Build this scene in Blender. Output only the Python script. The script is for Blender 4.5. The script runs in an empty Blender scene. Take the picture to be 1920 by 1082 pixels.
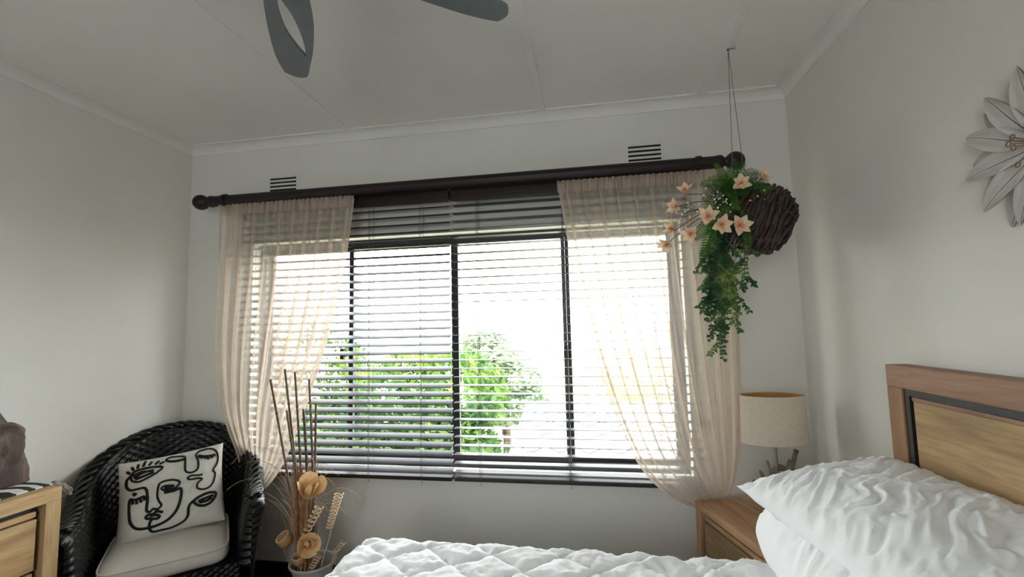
import bpy, bmesh, math, random
import numpy as np
from math import sin, cos, pi, radians, sqrt, atan2, hypot
from mathutils import Vector, Matrix, noise as mnoise

random.seed(7); rng = np.random.default_rng(7)
SC = bpy.context.scene
COL = SC.collection

# ------------------------------------------------------------------ camera, sky, sun, exposure
cam_d = bpy.data.cameras.new('camera'); cam = bpy.data.objects.new('camera', cam_d); COL.objects.link(cam)
cam_d.sensor_fit = 'HORIZONTAL'; cam_d.sensor_width = 36.0; cam_d.lens = 15.985; cam_d.clip_start = 0.02; cam_d.clip_end = 300
cam.matrix_world = (Matrix.Translation((0, 0, 1.34)) @ Matrix.Rotation(radians(9.503), 4, 'Z')
                    @ Matrix.Rotation(radians(94.964), 4, 'X') @ Matrix.Rotation(radians(-1.317), 4, 'Z'))
SC.camera = cam

world = bpy.data.worlds.new('sky'); SC.world = world; world.use_nodes = True
bg = world.node_tree.nodes['Background']
bg.inputs[0].default_value = (0.965, 0.985, 1.0, 1); bg.inputs[1].default_value = 11.5

sun_d = bpy.data.lights.new('sun', 'SUN'); sun_d.energy = 9.0; sun_d.angle = radians(3); sun_d.color = (1.0, 0.95, 0.85)
sun = bpy.data.objects.new('sun', sun_d); COL.objects.link(sun)
sun.rotation_euler = Vector((-0.72, -0.08, -0.68)).to_track_quat('-Z', 'Y').to_euler()

for nm, loc, rot, sx, sy in (('window_portal', (-0.735, 2.60, 1.235), (radians(-90), 0, 0), 2.41, 1.27),
                             ('added_rear_window_portal', (-0.6, -1.66, 1.45), (radians(90), 0, 0), 0.76, 1.2)):  # second portal serves the added opening behind the camera
    ld = bpy.data.lights.new(nm, 'AREA'); ld.shape = 'RECTANGLE'; ld.size = sx; ld.size_y = sy; ld.cycles.is_portal = True
    lo = bpy.data.objects.new(nm, ld); COL.objects.link(lo); lo.location = loc; lo.rotation_euler = rot

SC.view_settings.view_transform = 'Standard'; SC.view_settings.look = 'None'
SC.view_settings.exposure = 0.38; SC.view_settings.gamma = 1.0; SC.view_settings.use_curve_mapping = False
cy = SC.cycles
cy.use_denoising = True; cy.max_bounces = 14; cy.diffuse_bounces = 8; cy.glossy_bounces = 4
cy.transmission_bounces = 8; cy.transparent_max_bounces = 32; cy.sample_clamp_indirect = 8.0
cy.caustics_reflective = False; cy.caustics_refractive = False

# ------------------------------------------------------------------ materials
MATS = {}
def _mat(name):
    m = bpy.data.materials.new(name); m.use_nodes = True; MATS[name] = m
    return m, m.node_tree.nodes, m.node_tree.links, m.node_tree.nodes['Principled BSDF']

def plain(name, col, rough=0.6, spec=0.4, var=0.08, scale=6.0, bump=0.0, bscale=60.0, stretch=(1, 1, 1), metallic=0.0, sheen=0.0):
    m, N, L, b = _mat(name)
    tc = N.new('ShaderNodeTexCoord'); mp = N.new('ShaderNodeMapping'); mp.inputs['Scale'].default_value = stretch
    L.new(tc.outputs['Object'], mp.inputs[0])
    n = N.new('ShaderNodeTexNoise'); n.inputs['Scale'].default_value = scale; n.inputs['Detail'].default_value = 5
    L.new(mp.outputs[0], n.inputs['Vector'])
    r = N.new('ShaderNodeValToRGB'); L.new(n.outputs[0], r.inputs[0])
    r.color_ramp.elements[0].position = 0.3; r.color_ramp.elements[1].position = 0.7
    r.color_ramp.elements[0].color = tuple(c * (1 - var) for c in col) + (1,)
    r.color_ramp.elements[1].color = tuple(min(1, c * (1 + var)) for c in col) + (1,)
    L.new(r.outputs[0], b.inputs['Base Color'])
    b.inputs['Roughness'].default_value = rough; b.inputs['Specular IOR Level'].default_value = spec; b.inputs['Metallic'].default_value = metallic
    if sheen: b.inputs['Sheen Weight'].default_value = sheen
    if bump:
        n2 = N.new('ShaderNodeTexNoise'); n2.inputs['Scale'].default_value = bscale; n2.inputs['Detail'].default_value = 4
        L.new(mp.outputs[0], n2.inputs['Vector'])
        bp = N.new('ShaderNodeBump'); bp.inputs['Strength'].default_value = bump; bp.inputs['Distance'].default_value = 0.01
        L.new(n2.outputs[0], bp.inputs['Height']); L.new(bp.outputs[0], b.inputs['Normal'])
    return m

def wood(name, c0, c1, c2, axis='X', rough=0.55, freq=14.0, bump=0.12):
    """grain stretched along one local axis"""
    m, N, L, b = _mat(name)
    tc = N.new('ShaderNodeTexCoord'); mp = N.new('ShaderNodeMapping')
    s = {'X': (0.09, 1, 1), 'Y': (1, 0.09, 1), 'Z': (1, 1, 0.09)}[axis]
    mp.inputs['Scale'].default_value = s; L.new(tc.outputs['Object'], mp.inputs[0])
    n = N.new('ShaderNodeTexNoise'); n.inputs['Scale'].default_value = freq; n.inputs['Detail'].default_value = 8; n.inputs['Distortion'].default_value = 0.6
    L.new(mp.outputs[0], n.inputs['Vector'])
    r = N.new('ShaderNodeValToRGB'); L.new(n.outputs[0], r.inputs[0])
    r.color_ramp.elements[0].position = 0.28; r.color_ramp.elements[0].color = (*c0, 1)
    r.color_ramp.elements[1].position = 0.75; r.color_ramp.elements[1].color = (*c2, 1)
    e = r.color_ramp.elements.new(0.5); e.color = (*c1, 1)
    n2 = N.new('ShaderNodeTexNoise'); n2.inputs['Scale'].default_value = freq * 7; n2.inputs['Detail'].default_value = 4
    L.new(mp.outputs[0], n2.inputs['Vector'])
    mx = N.new('ShaderNodeMix'); mx.data_type = 'RGBA'; mx.blend_type = 'MULTIPLY'; mx.inputs[0].default_value = 0.45
    r2 = N.new('ShaderNodeValToRGB'); r2.color_ramp.elements[0].color = (0.45, 0.42, 0.4, 1); r2.color_ramp.elements[0].position = 0.3
    r2.color_ramp.elements[1].position = 0.6; L.new(n2.outputs[0], r2.inputs[0])
    L.new(r.outputs[0], mx.inputs[6]); L.new(r2.outputs[0], mx.inputs[7]); L.new(mx.outputs[2], b.inputs['Base Color'])
    bp = N.new('ShaderNodeBump'); bp.inputs['Strength'].default_value = bump; bp.inputs['Distance'].default_value = 0.004
    L.new(n2.outputs[0], bp.inputs['Height']); L.new(bp.outputs[0], b.inputs['Normal'])
    b.inputs['Roughness'].default_value = rough; b.inputs['Specular IOR Level'].default_value = 0.35
    return m

def leafy(name, cols, trans=0.35, scale=9.0, rough=0.5):
    m, N, L, b = _mat(name)
    tc = N.new('ShaderNodeTexCoord'); n = N.new('ShaderNodeTexNoise'); n.inputs['Scale'].default_value = scale; n.inputs['Detail'].default_value = 3
    L.new(tc.outputs['Object'], n.inputs['Vector'])
    r = N.new('ShaderNodeValToRGB'); L.new(n.outputs[0], r.inputs[0])
    r.color_ramp.elements[0].position = 0.35; r.color_ramp.elements[0].color = (*cols[0], 1)
    r.color_ramp.elements[1].position = 0.65; r.color_ramp.elements[1].color = (*cols[-1], 1)
    if len(cols) > 2:
        e = r.color_ramp.elements.new(0.5); e.color = (*cols[1], 1)
    L.new(r.outputs[0], b.inputs['Base Color']); b.inputs['Roughness'].default_value = rough; b.inputs['Specular IOR Level'].default_value = 0.25
    t = N.new('ShaderNodeBsdfTranslucent'); L.new(r.outputs[0], t.inputs[0])
    mx = N.new('ShaderNodeMixShader'); mx.inputs[0].default_value = trans
    L.new(b.outputs[0], mx.inputs[1]); L.new(t.outputs[0], mx.inputs[2]); L.new(mx.outputs[0], N['Material Output'].inputs[0])
    return m

def sheer(name, col, clear):
    m, N, L, b = _mat(name); N.remove(b)
    tr = N.new('ShaderNodeBsdfTransparent'); tr.inputs[0].default_value = (1, 0.985, 0.96, 1)
    d = N.new('ShaderNodeBsdfDiffuse'); d.inputs[0].default_value = (*col, 1)
    t = N.new('ShaderNodeBsdfTranslucent'); t.inputs[0].default_value = (*col, 1)
    a = N.new('ShaderNodeMixShader'); a.inputs[0].default_value = 0.45
    L.new(d.outputs[0], a.inputs[1]); L.new(t.outputs[0], a.inputs[2])
    # woven thread density varies a little over the cloth
    tc = N.new('ShaderNodeTexCoord'); n = N.new('ShaderNodeTexNoise'); n.inputs['Scale'].default_value = 30
    L.new(tc.outputs['Object'], n.inputs['Vector'])
    mr = N.new('ShaderNodeMapRange'); mr.inputs[3].default_value = clear - 0.05; mr.inputs[4].default_value = clear + 0.05
    L.new(n.outputs[0], mr.inputs[0])
    mx = N.new('ShaderNodeMixShader'); L.new(mr.outputs[0], mx.inputs[0])
    L.new(a.outputs[0], mx.inputs[1]); L.new(tr.outputs[0], mx.inputs[2]); L.new(mx.outputs[0], N['Material Output'].inputs[0])
    return m

def glass(name):
    m, N, L, b = _mat(name); N.remove(b)
    tr = N.new('ShaderNodeBsdfTransparent'); tr.inputs[0].default_value = (0.96, 0.98, 0.97, 1)
    g = N.new('ShaderNodeBsdfGlossy'); g.inputs['Roughness'].default_value = 0.02
    mx = N.new('ShaderNodeMixShader'); mx.inputs[0].default_value = 0.05
    L.new(tr.outputs[0], mx.inputs[1]); L.new(g.outputs[0], mx.inputs[2]); L.new(mx.outputs[0], N['Material Output'].inputs[0])
    return m

def zebra(name):
    m, N, L, b = _mat(name)
    tc = N.new('ShaderNodeTexCoord'); w = N.new('ShaderNodeTexWave'); w.wave_type = 'BANDS'; w.bands_direction = 'Y'
    w.inputs['Scale'].default_value = 5.5; w.inputs['Distortion'].default_value = 7.0; w.inputs['Detail'].default_value = 1.0; w.inputs['Detail Scale'].default_value = 1.1
    L.new(tc.outputs['Object'], w.inputs['Vector'])
    r = N.new('ShaderNodeValToRGB'); r.color_ramp.interpolation = 'CONSTANT'
    r.color_ramp.elements[0].color = (0.012, 0.011, 0.012, 1); r.color_ramp.elements[1].position = 0.5; r.color_ramp.elements[1].color = (0.72, 0.72, 0.7, 1)
    L.new(w.outputs[0], r.inputs[0]); L.new(r.outputs[0], b.inputs['Base Color']); b.inputs['Roughness'].default_value = 0.85
    return m

WALL = plain('wall_paint', (0.71, 0.70, 0.665), 0.85, 0.2, 0.02, 3, 0.12, 160)
WALLR = WALL
CEIL = plain('ceiling_paint', (0.80, 0.79, 0.755), 0.9, 0.2, 0.02, 2, 0.05, 140)
TRIMW = plain('trim_paint', (0.75, 0.74, 0.705), 0.6, 0.35, 0.02)
DARKW = wood('espresso_wood', (0.010, 0.006, 0.006), (0.018, 0.011, 0.011), (0.028, 0.018, 0.018), 'X', 0.42, 10, 0.05)
SLAT = plain('slat_lacquer', (0.026, 0.024, 0.029), 0.42, 0.25, 0.12, 4, 0, 60, (0.15, 3, 3))
CORD = plain('blind_cord', (0.10, 0.09, 0.09), 0.8)
ALU = plain('bronze_aluminium', (0.035, 0.030, 0.036), 0.4, 0.5, 0.05)
GLASS = glass('window_glass')
SHEER = sheer('sheer_voile', (0.86, 0.76, 0.66), 0.56)
SHEERH = sheer('gathered_voile', (0.70, 0.58, 0.50), 0.30)
ACACIA = wood('acacia_wood', (0.20, 0.105, 0.062), (0.29, 0.160, 0.098), (0.36, 0.215, 0.14), 'Y')
NSTOP = wood('honey_wood', (0.38, 0.22, 0.115), (0.55, 0.33, 0.18), (0.66, 0.43, 0.25), 'Y')
NSTOPZ = wood('honey_wood_upright', (0.36, 0.20, 0.105), (0.52, 0.31, 0.17), (0.62, 0.40, 0.23), 'Z')
ACACIAZ = wood('acacia_wood_upright', (0.20, 0.105, 0.055), (0.28, 0.155, 0.08), (0.36, 0.21, 0.115), 'Z')
LIGHTW = wood('pale_oak_panel', (0.30, 0.19, 0.09), (0.42, 0.28, 0.14), (0.50, 0.35, 0.19), 'Y', 0.6)
MANGO = wood('mango_wood', (0.34, 0.20, 0.09), (0.50, 0.32, 0.15), (0.60, 0.42, 0.22), 'Y', 0.55)
MANGOZ = wood('mango_wood_upright', (0.34, 0.20, 0.09), (0.48, 0.31, 0.15), (0.58, 0.40, 0.21), 'Z', 0.55)
BLACKI = plain('black_inset', (0.014, 0.012, 0.012), 0.5)
LINEN = plain('white_cotton', (0.86, 0.87, 0.89), 0.9, 0.15, 0.015, 5, 0.10, 220)
QUILT = plain('white_quilt', (0.92, 0.93, 0.95), 0.9, 0.15, 0.015, 5, 0.10, 90)
CREAM = plain('cream_cushion_cloth', (0.62, 0.58, 0.54), 0.9, 0.15, 0.04, 8, 0.15, 260)
PILLOWC = plain('slub_cotton', (0.66, 0.65, 0.60), 0.9, 0.15, 0.06, 30, 0.2, 160, (1, 1, 6))
INK = plain('black_wool', (0.006, 0.006, 0.006), 0.8)
WICKB = plain('black_lacquered_wicker', (0.006, 0.006, 0.007), 0.36, 0.36, 0.1, 20)
WICKD = wood('brown_willow', (0.020, 0.012, 0.010), (0.040, 0.023, 0.018), (0.075, 0.045, 0.036), 'X', 0.55, 22)
FANG = plain('grey_fan_plastic', (0.15, 0.17, 0.18), 0.45, 0.4, 0.03)
SHADEM = plain('linen_shade', (0.62, 0.54, 0.45), 0.9, 0.1, 0.05, 60, 0.15, 300)
SHADEI = plain('gold_lining', (0.50, 0.27, 0.09), 0.6)
GREYW = wood('greywashed_wood', (0.16, 0.15, 0.14), (0.25, 0.24, 0.225), (0.34, 0.33, 0.31), 'X', 0.7)
DRIFT = wood('driftwood', (0.12, 0.10, 0.085), (0.23, 0.195, 0.17), (0.36, 0.32, 0.29), 'X', 0.8, 20)
DRIFTZ = wood('weathered_root', (0.045, 0.028, 0.024), (0.125, 0.088, 0.076), (0.30, 0.25, 0.23), 'Z', 0.85, 16, 0.6)
STEEL = plain('brushed_steel', (0.30, 0.30, 0.29), 0.35, 0.5, 0.03, metallic=0.8)
WPETAL = wood('whitewashed_wood', (0.44, 0.42, 0.40), (0.53, 0.51, 0.49), (0.60, 0.585, 0.565), 'X', 0.75, 8)
VEIN = plain('petal_vein', (0.12, 0.10, 0.09), 0.8)
BRASS = plain('aged_brass', (0.30, 0.20, 0.10), 0.45, 0.5, 0.2, metallic=0.6)
VASE = plain('glazed_stoneware', (0.42, 0.42, 0.39), 0.45, 0.4, 0.25, 14, 0.1, 40)
REED = wood('dried_reed', (0.085, 0.048, 0.032), (0.16, 0.095, 0.060), (0.25, 0.16, 0.10), 'Z', 0.6, 18)
STRAW = plain('dried_straw', (0.40, 0.22, 0.11), 0.7, 0.3, 0.35, 40)
CURL = plain('peeled_cane', (0.62, 0.45, 0.30), 0.6, 0.3, 0.12, 20)
SHAVE = plain('shaved_wood_petal', (0.80, 0.58, 0.33), 0.7, 0.2, 0.18, 14)
PODM = plain('seed_pod', (0.42, 0.25, 0.12), 0.7, 0.2, 0.2, 14)
FERN = leafy('fern_green', ((0.018, 0.075, 0.015), (0.045, 0.15, 0.022), (0.10, 0.24, 0.03)), 0.25, 7)
VINE = leafy('vine_green', ((0.022, 0.070, 0.032), (0.06, 0.13, 0.05), (0.20, 0.30, 0.07)), 0.25, 12)
VSTEM = plain('vine_stem', (0.06, 0.045, 0.02), 0.7)
BLOOM = leafy('peach_petal', ((0.80, 0.52, 0.36), (0.88, 0.70, 0.50), (0.90, 0.80, 0.60)), 0.3, 40)
BLOOMC = plain('coral_throat', (0.72, 0.22, 0.10), 0.6)
BABY = plain('gypsophila_white', (0.85, 0.87, 0.85), 0.8)
TWINE = plain('twine', (0.16, 0.14, 0.11), 0.9)
ZEBRA = zebra('zebra_cloth')
TASS = plain('grey_tassel_yarn', (0.25, 0.24, 0.23), 0.9, 0.2, 0.4, 60)
FLOORM = wood('dark_floor_wood', (0.022, 0.012, 0.010), (0.040, 0.022, 0.018), (0.06, 0.036, 0.03), 'X', 0.4, 8)
TILE = plain('pale_roof_tile', (0.30, 0.31, 0.32), 0.7, 0.2, 0.06, 4)
EXTW = plain('exterior_plaster', (0.55, 0.50, 0.42), 0.9)
GRASS = plain('dry_lawn', (0.42, 0.42, 0.30), 0.95, 0.1, 0.4, 0.8)
BARK = plain('bark', (0.11, 0.08, 0.06), 0.9, 0.1, 0.3, 8, 0.5, 20)
TREE1 = leafy('tree_leaf', ((0.020, 0.055, 0.020), (0.060, 0.13, 0.030), (0.16, 0.26, 0.04)), 0.4, 1.6)
TREE2 = leafy('haze_pale_feathery_leaf', ((0.18, 0.24, 0.17), (0.28, 0.35, 0.24), (0.38, 0.45, 0.30)), 0.4, 1.6)  # green lightened so the fading by haze sits in the leaf colour
TREE4 = leafy('haze_pale_leaf', ((0.35, 0.40, 0.25), (0.48, 0.52, 0.30)), 0.4, 1.0)  # far foliage coloured pale, painting in haze and overexposure
TREE3 = leafy('yellow_leaf', ((0.20, 0.22, 0.06), (0.42, 0.40, 0.12), (0.60, 0.54, 0.22)), 0.4, 1.6)
BOUG = leafy('bougainvillea_bract', ((0.45, 0.30, 0.32), (0.62, 0.42, 0.48), (0.24, 0.28, 0.16)), 0.4, 2.2)

# ------------------------------------------------------------------ mesh helpers
def obj_from(name, V, F, mat, parent=None, smooth=False):
    me = bpy.data.meshes.new(name)
    me.from_pydata([tuple(map(float, v)) for v in V] if not isinstance(V, np.ndarray) else V.tolist(), [], F if not isinstance(F, np.ndarray) else F.tolist())
    me.update()
    if mat: me.materials.append(mat)
    if smooth: me.polygons.foreach_set('use_smooth', [True] * len(me.polygons))
    o = bpy.data.objects.new(name, me); COL.objects.link(o)
    if parent: o.parent = parent
    return o

class MB:
    def __init__(s): s.V = []; s.F = []
    def add(s, V, F, M=None):
        k = len(s.V)
        if M is not None: V = [M @ Vector(v) for v in V]
        s.V += [tuple(v) for v in V]; s.F += [tuple(i + k for i in f) for f in F]
        return s
    def box(s, c, d, M=None, bev=0.0):
        x, y, z = (t / 2 for t in d)
        if bev <= 0:
            V = [(a * x + c[0], b * y + c[1], e * z + c[2]) for a in (-1, 1) for b in (-1, 1) for e in (-1, 1)]
            F = [(0, 1, 3, 2), (4, 6, 7, 5), (0, 4, 5, 1), (2, 3, 7, 6), (0, 2, 6, 4), (1, 5, 7, 3)]
            return s.add(V, F, M)
        bm = bmesh.new(); bmesh.ops.create_cube(bm, size=1)
        for v in bm.verts: v.co = Vector((v.co.x * d[0], v.co.y * d[1], v.co.z * d[2]))
        bmesh.ops.bevel(bm, geom=bm.edges[:], offset=bev, segments=2, profile=0.6, affect='EDGES')
        for v in bm.verts: v.co += Vector(c)
        bm.verts.index_update()
        V = [v.co.copy() for v in bm.verts]; F = [tuple(v.index for v in f.verts) for f in bm.faces]; bm.free()
        return s.add(V, F, M)
    def box2(s, a, b, M=None, bev=0.0):
        return s.box([(p + q) / 2 for p, q in zip(a, b)], [abs(q - p) for p, q in zip(a, b)], M, bev)
    def tube(s, pts, r, n=8, cap=True, flat=1.0, M=None):
        P = [Vector(p) for p in pts]; m = len(P)
        R = r if hasattr(r, '__len__') else [r] * m
        T = [(P[min(i + 1, m - 1)] - P[max(i - 1, 0)]).normalized() for i in range(m)]
        up = Vector((0, 0, 1)) if abs(T[0].z) < 0.9 else Vector((1, 0, 0))
        a = T[0].cross(up).normalized(); V = []; F = []
        for i in range(m):
            a = (a - T[i] * a.dot(T[i])); a = a.normalized() if a.length > 1e-9 else T[i].orthogonal().normalized()
            b = T[i].cross(a)
            for k in range(n):
                t = 2 * pi * k / n
                V.append(P[i] + a * (cos(t) * R[i]) + b * (sin(t) * R[i] * flat))
        for i in range(m - 1):
            for k in range(n):
                F.append((i * n + k, i * n + (k + 1) % n, (i + 1) * n + (k + 1) % n, (i + 1) * n + k))
        if cap: F.append(tuple(range(n - 1, -1, -1))); F.append(tuple((m - 1) * n + k for k in range(n)))
        return s.add(V, F, M)
    def lathe(s, prof, n=24, M=None, sx=1.0, sy=1.0, cap=True):
        V = []; F = []; m = len(prof)
        for r, z in prof:
            for k in range(n):
                t = 2 * pi * k / n; V.append((r * cos(t) * sx, r * sin(t) * sy, z))
        for i in range(m - 1):
            for k in range(n):
                F.append((i * n + k, i * n + (k + 1) % n, (i + 1) * n + (k + 1) % n, (i + 1) * n + k))
        if cap: F.append(tuple(range(n - 1, -1, -1))); F.append(tuple((m - 1) * n + k for k in range(n)))
        return s.add(V, F, M)
    def ball(s, c, r, n=12, m=8, sc=(1, 1, 1)):
        prof = [(max(r * sin(pi * i / m), 1e-4), -r * cos(pi * i / m)) for i in range(m + 1)]
        M = Matrix.Translation(c) @ Matrix.Diagonal((*sc, 1))
        return s.lathe(prof, n, M)
    def grid(s, fn, nu, nv, M=None, closed_u=False):
        V = [fn(i / nu, j / nv) for j in range(nv + 1) for i in range(nu + (0 if closed_u else 1))]
        w = nu if closed_u else nu + 1
        F = [(j * w + i, j * w + (i + 1) % w, (j + 1) * w + (i + 1) % w, (j + 1) * w + i) for j in range(nv) for i in range(nu)]
        return s.add(V, F, M)
    def build(s, name, mat, parent=None, smooth=False):
        return obj_from(name, s.V, s.F, mat, parent, smooth)

def smooth_by_angle(o, deg=40):
    me = o.data; me.polygons.foreach_set('use_smooth', [True] * len(me.polygons))
    try: me.set_sharp_from_angle(angle=radians(deg))
    except Exception: pass
    return o

def tag(o, label=None, cat=None, group=None, kind=None):
    if label: o['label'] = label
    if cat: o['category'] = cat
    if group: o['group'] = group
    if kind: o['kind'] = kind
    return o

def thing(name, loc, label, cat, group=None, rz=0.0):
    o = bpy.data.objects.new(name, None); COL.objects.link(o); o.empty_display_size = 0.05
    o.location = loc; o.rotation_euler = (0, 0, rz)
    return tag(o, label, cat, group)

def part_copy(name, src, parent, M):
    o = bpy.data.objects.new(name, src.data if hasattr(src, 'data') else src); COL.objects.link(o); o.parent = parent
    o.matrix_local = M
    return o

def structure(o): return tag(o, kind='structure')

def curve(pts, n):
    """Catmull-Rom through points, n samples per span"""
    P = [Vector(p) for p in pts]; out = []
    Q = [P[0] * 2 - P[1]] + P + [P[-1] * 2 - P[-2]]
    for i in range(1, len(Q) - 2):
        for k in range(n):
            t = k / n; a, b, c, d = Q[i - 1], Q[i], Q[i + 1], Q[i + 2]
            out.append(0.5 * ((2 * b) + (c - a) * t + (2 * a - 5 * b + 4 * c - d) * t * t + (3 * b - a - 3 * c + d) * t ** 3))
    out.append(P[-1]); return out

# ------------------------------------------------------------------ room shell
XL, XR, YB, YF, ZC = -2.38, 1.0, 2.367, -1.55, 2.485
OX0, OX1, OZ0, OZ1 = -1.94, 0.47, 0.60, 1.87
RX0, RX1, RZ0, RZ1 = -0.98, -0.22, 0.85, 2.05
T = 0.2
fl = structure(MB().box2((XL - T, YF - T, -0.12), (XR + T, YB + T, -0.012)).build('floor', FLOORM))
pw = 0.14; k = 0; y = YF
plank = MB().box2((XL, 0, -0.012), (XR, pw - 0.003, 0.0), None, 0.0015).build('plank', FLOORM, fl); plank.location.y = YF
while y + 2 * pw < YB:
    y += pw; p = bpy.data.objects.new('plank', plank.data); COL.objects.link(p); p.parent = fl; p.location.y = y
structure(MB().box2((XL - T, YF - T, ZC), (XR + T, YB + T, ZC + 0.18)).build('ceiling', CEIL))
def wall_open(name, y0, y1, x0, x1, z0, z1, m):
    b = MB(); b.box2((XL - T, y0, 0), (x0, y1, ZC)); b.box2((x1, y0, 0), (XR + T, y1, ZC))
    b.box2((x0, y0, 0), (x1, y1, z0)); b.box2((x0, y0, z1), (x1, y1, ZC))
    return structure(b.build(name, m))
wall_open('wall_back', YB, YB + T, OX0, OX1, OZ0, OZ1, WALL)
wall_open('wall_front', YF - T, YF, RX0, RX1, RZ0, RZ1, WALL)
structure(MB().box2((XL - T, YF, 0), (XL, YB, ZC)).build('wall_left', WALL))
structure(MB().box2((XR, YF, 0), (XR + T, YB, ZC)).build('wall_right', WALLR))
# cornices: a coved section swept along each wall
def cornice(name, a, b, inward):
    sec = [(0.0, -0.045), (0.006, -0.045)] + [(0.006 + 0.054 * (1 - cos(t)), -0.045 + 0.039 * sin(t)) for t in np.linspace(0.15, pi / 2, 7)] + [(0.066, -0.006), (0.066, 0.0), (0, 0)]
    V = []; n = len(sec)
    for p in (a, b):
        for d, z in sec: V.append((p[0] + inward[0] * d, p[1] + inward[1] * d, ZC + z))
    F = [(i, (i + 1) % n, n + (i + 1) % n, n + i) for i in range(n)] + [tuple(range(n - 1, -1, -1)), tuple(range(n, 2 * n))]
    return structure(obj_from(name, V, F, TRIMW))
cornice('trim_1', (XL, YB), (XR, YB), (0, -1)); cornice('trim_2', (XL, YF), (XL, YB), (1, 0))
cornice('trim_3', (XR, YF), (XR, YB), (-1, 0)); cornice('trim_4', (XL, YF), (XR, YF), (0, 1))
for i, x in enumerate((-1.31, -0.205, 0.60)):      # ceiling joint battens
    structure(MB().box2((x - 0.018, YF + 0.066, ZC - 0.006), (x + 0.018, YB - 0.066, ZC), None, 0.002).build('trim_%d' % (i + 5), CEIL))
def skirting(name, a, b):
    return structure(MB().box2(a, b, None, 0.004).build(name, DARKW))
skirting('baseboard_back', (XL, YB - 0.018, 0), (XR, YB, 0.092)); skirting('baseboard_left', (XL, YF, 0), (XL + 0.018, YB - 0.018, 0.092))
skirting('baseboard_right', (XR - 0.018, YF, 0), (XR, YB - 0.018, 0.092)); skirting('baseboard_front', (XL + 0.018, YF, 0), (XR - 0.018, YF + 0.018, 0.092))

# windows
def window(name, x0, x1, z0, z1, y, stiles):
    w = bpy.data.objects.new(name, None); COL.objects.link(w); structure(w); w.location = (0, y, 0)
    d = 0.03
    for a, b, nm in (((x0, -d, z0), (x0 + 0.035, d, z1), 'frame_jamb'), ((x1 - 0.035, -d, z0), (x1, d, z1), 'frame_jamb'),
                     ((x0 + 0.035, -d, z1 - 0.035), (x1 - 0.035, d, z1), 'frame_head'), ((x0 + 0.035, -d, z0), (x1 - 0.035, d, z0 + 0.035), 'frame_sill')):
        MB().box2(a, b, None, 0.003).build(nm, ALU, w)
    edges = [x0 + 0.035] + list(stiles) + [x1 - 0.035]
    for i in range(len(edges) - 1):
        a, b = edges[i], edges[i + 1]; yo = -0.012 if i in (1, 2) else 0.012
        s = MB()
        for p, q in (((a, yo - 0.01, z0 + 0.035), (a + 0.02, yo + 0.01, z1 - 0.035)), ((b - 0.02, yo - 0.01, z0 + 0.035), (b, yo + 0.01, z1 - 0.035)),
                     ((a + 0.02, yo - 0.01, z0 + 0.035), (b - 0.02, yo + 0.01, z0 + 0.06)), ((a + 0.02, yo - 0.01, z1 - 0.05), (b - 0.02, yo + 0.01, z1 - 0.035))):
            s.box2(p, q)
        sash = s.build('sash', ALU, w)
        MB().box2((a + 0.019, yo - 0.002, z0 + 0.058), (b - 0.019, yo + 0.002, z1 - 0.048)).build('pane', GLASS, sash)
    return w
w1 = window('window_1', OX0, OX1, OZ0, OZ1, 2.47, (-1.365, -0.735, -0.118))
for x in (-1.392, -0.125):
    h = MB(); h.box((x, -0.055, 1.21), (0.022, 0.02, 0.07), None, 0.004); h.box((x, -0.035, 1.21), (0.012, 0.03, 0.02)); h.build('latch', BLACKI, w1)
window('added_rear_window', RX0, RX1, RZ0, RZ1, YF - 0.1, (-0.6,))  # unseen window added in the rear wall so daylight fills from behind

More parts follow.
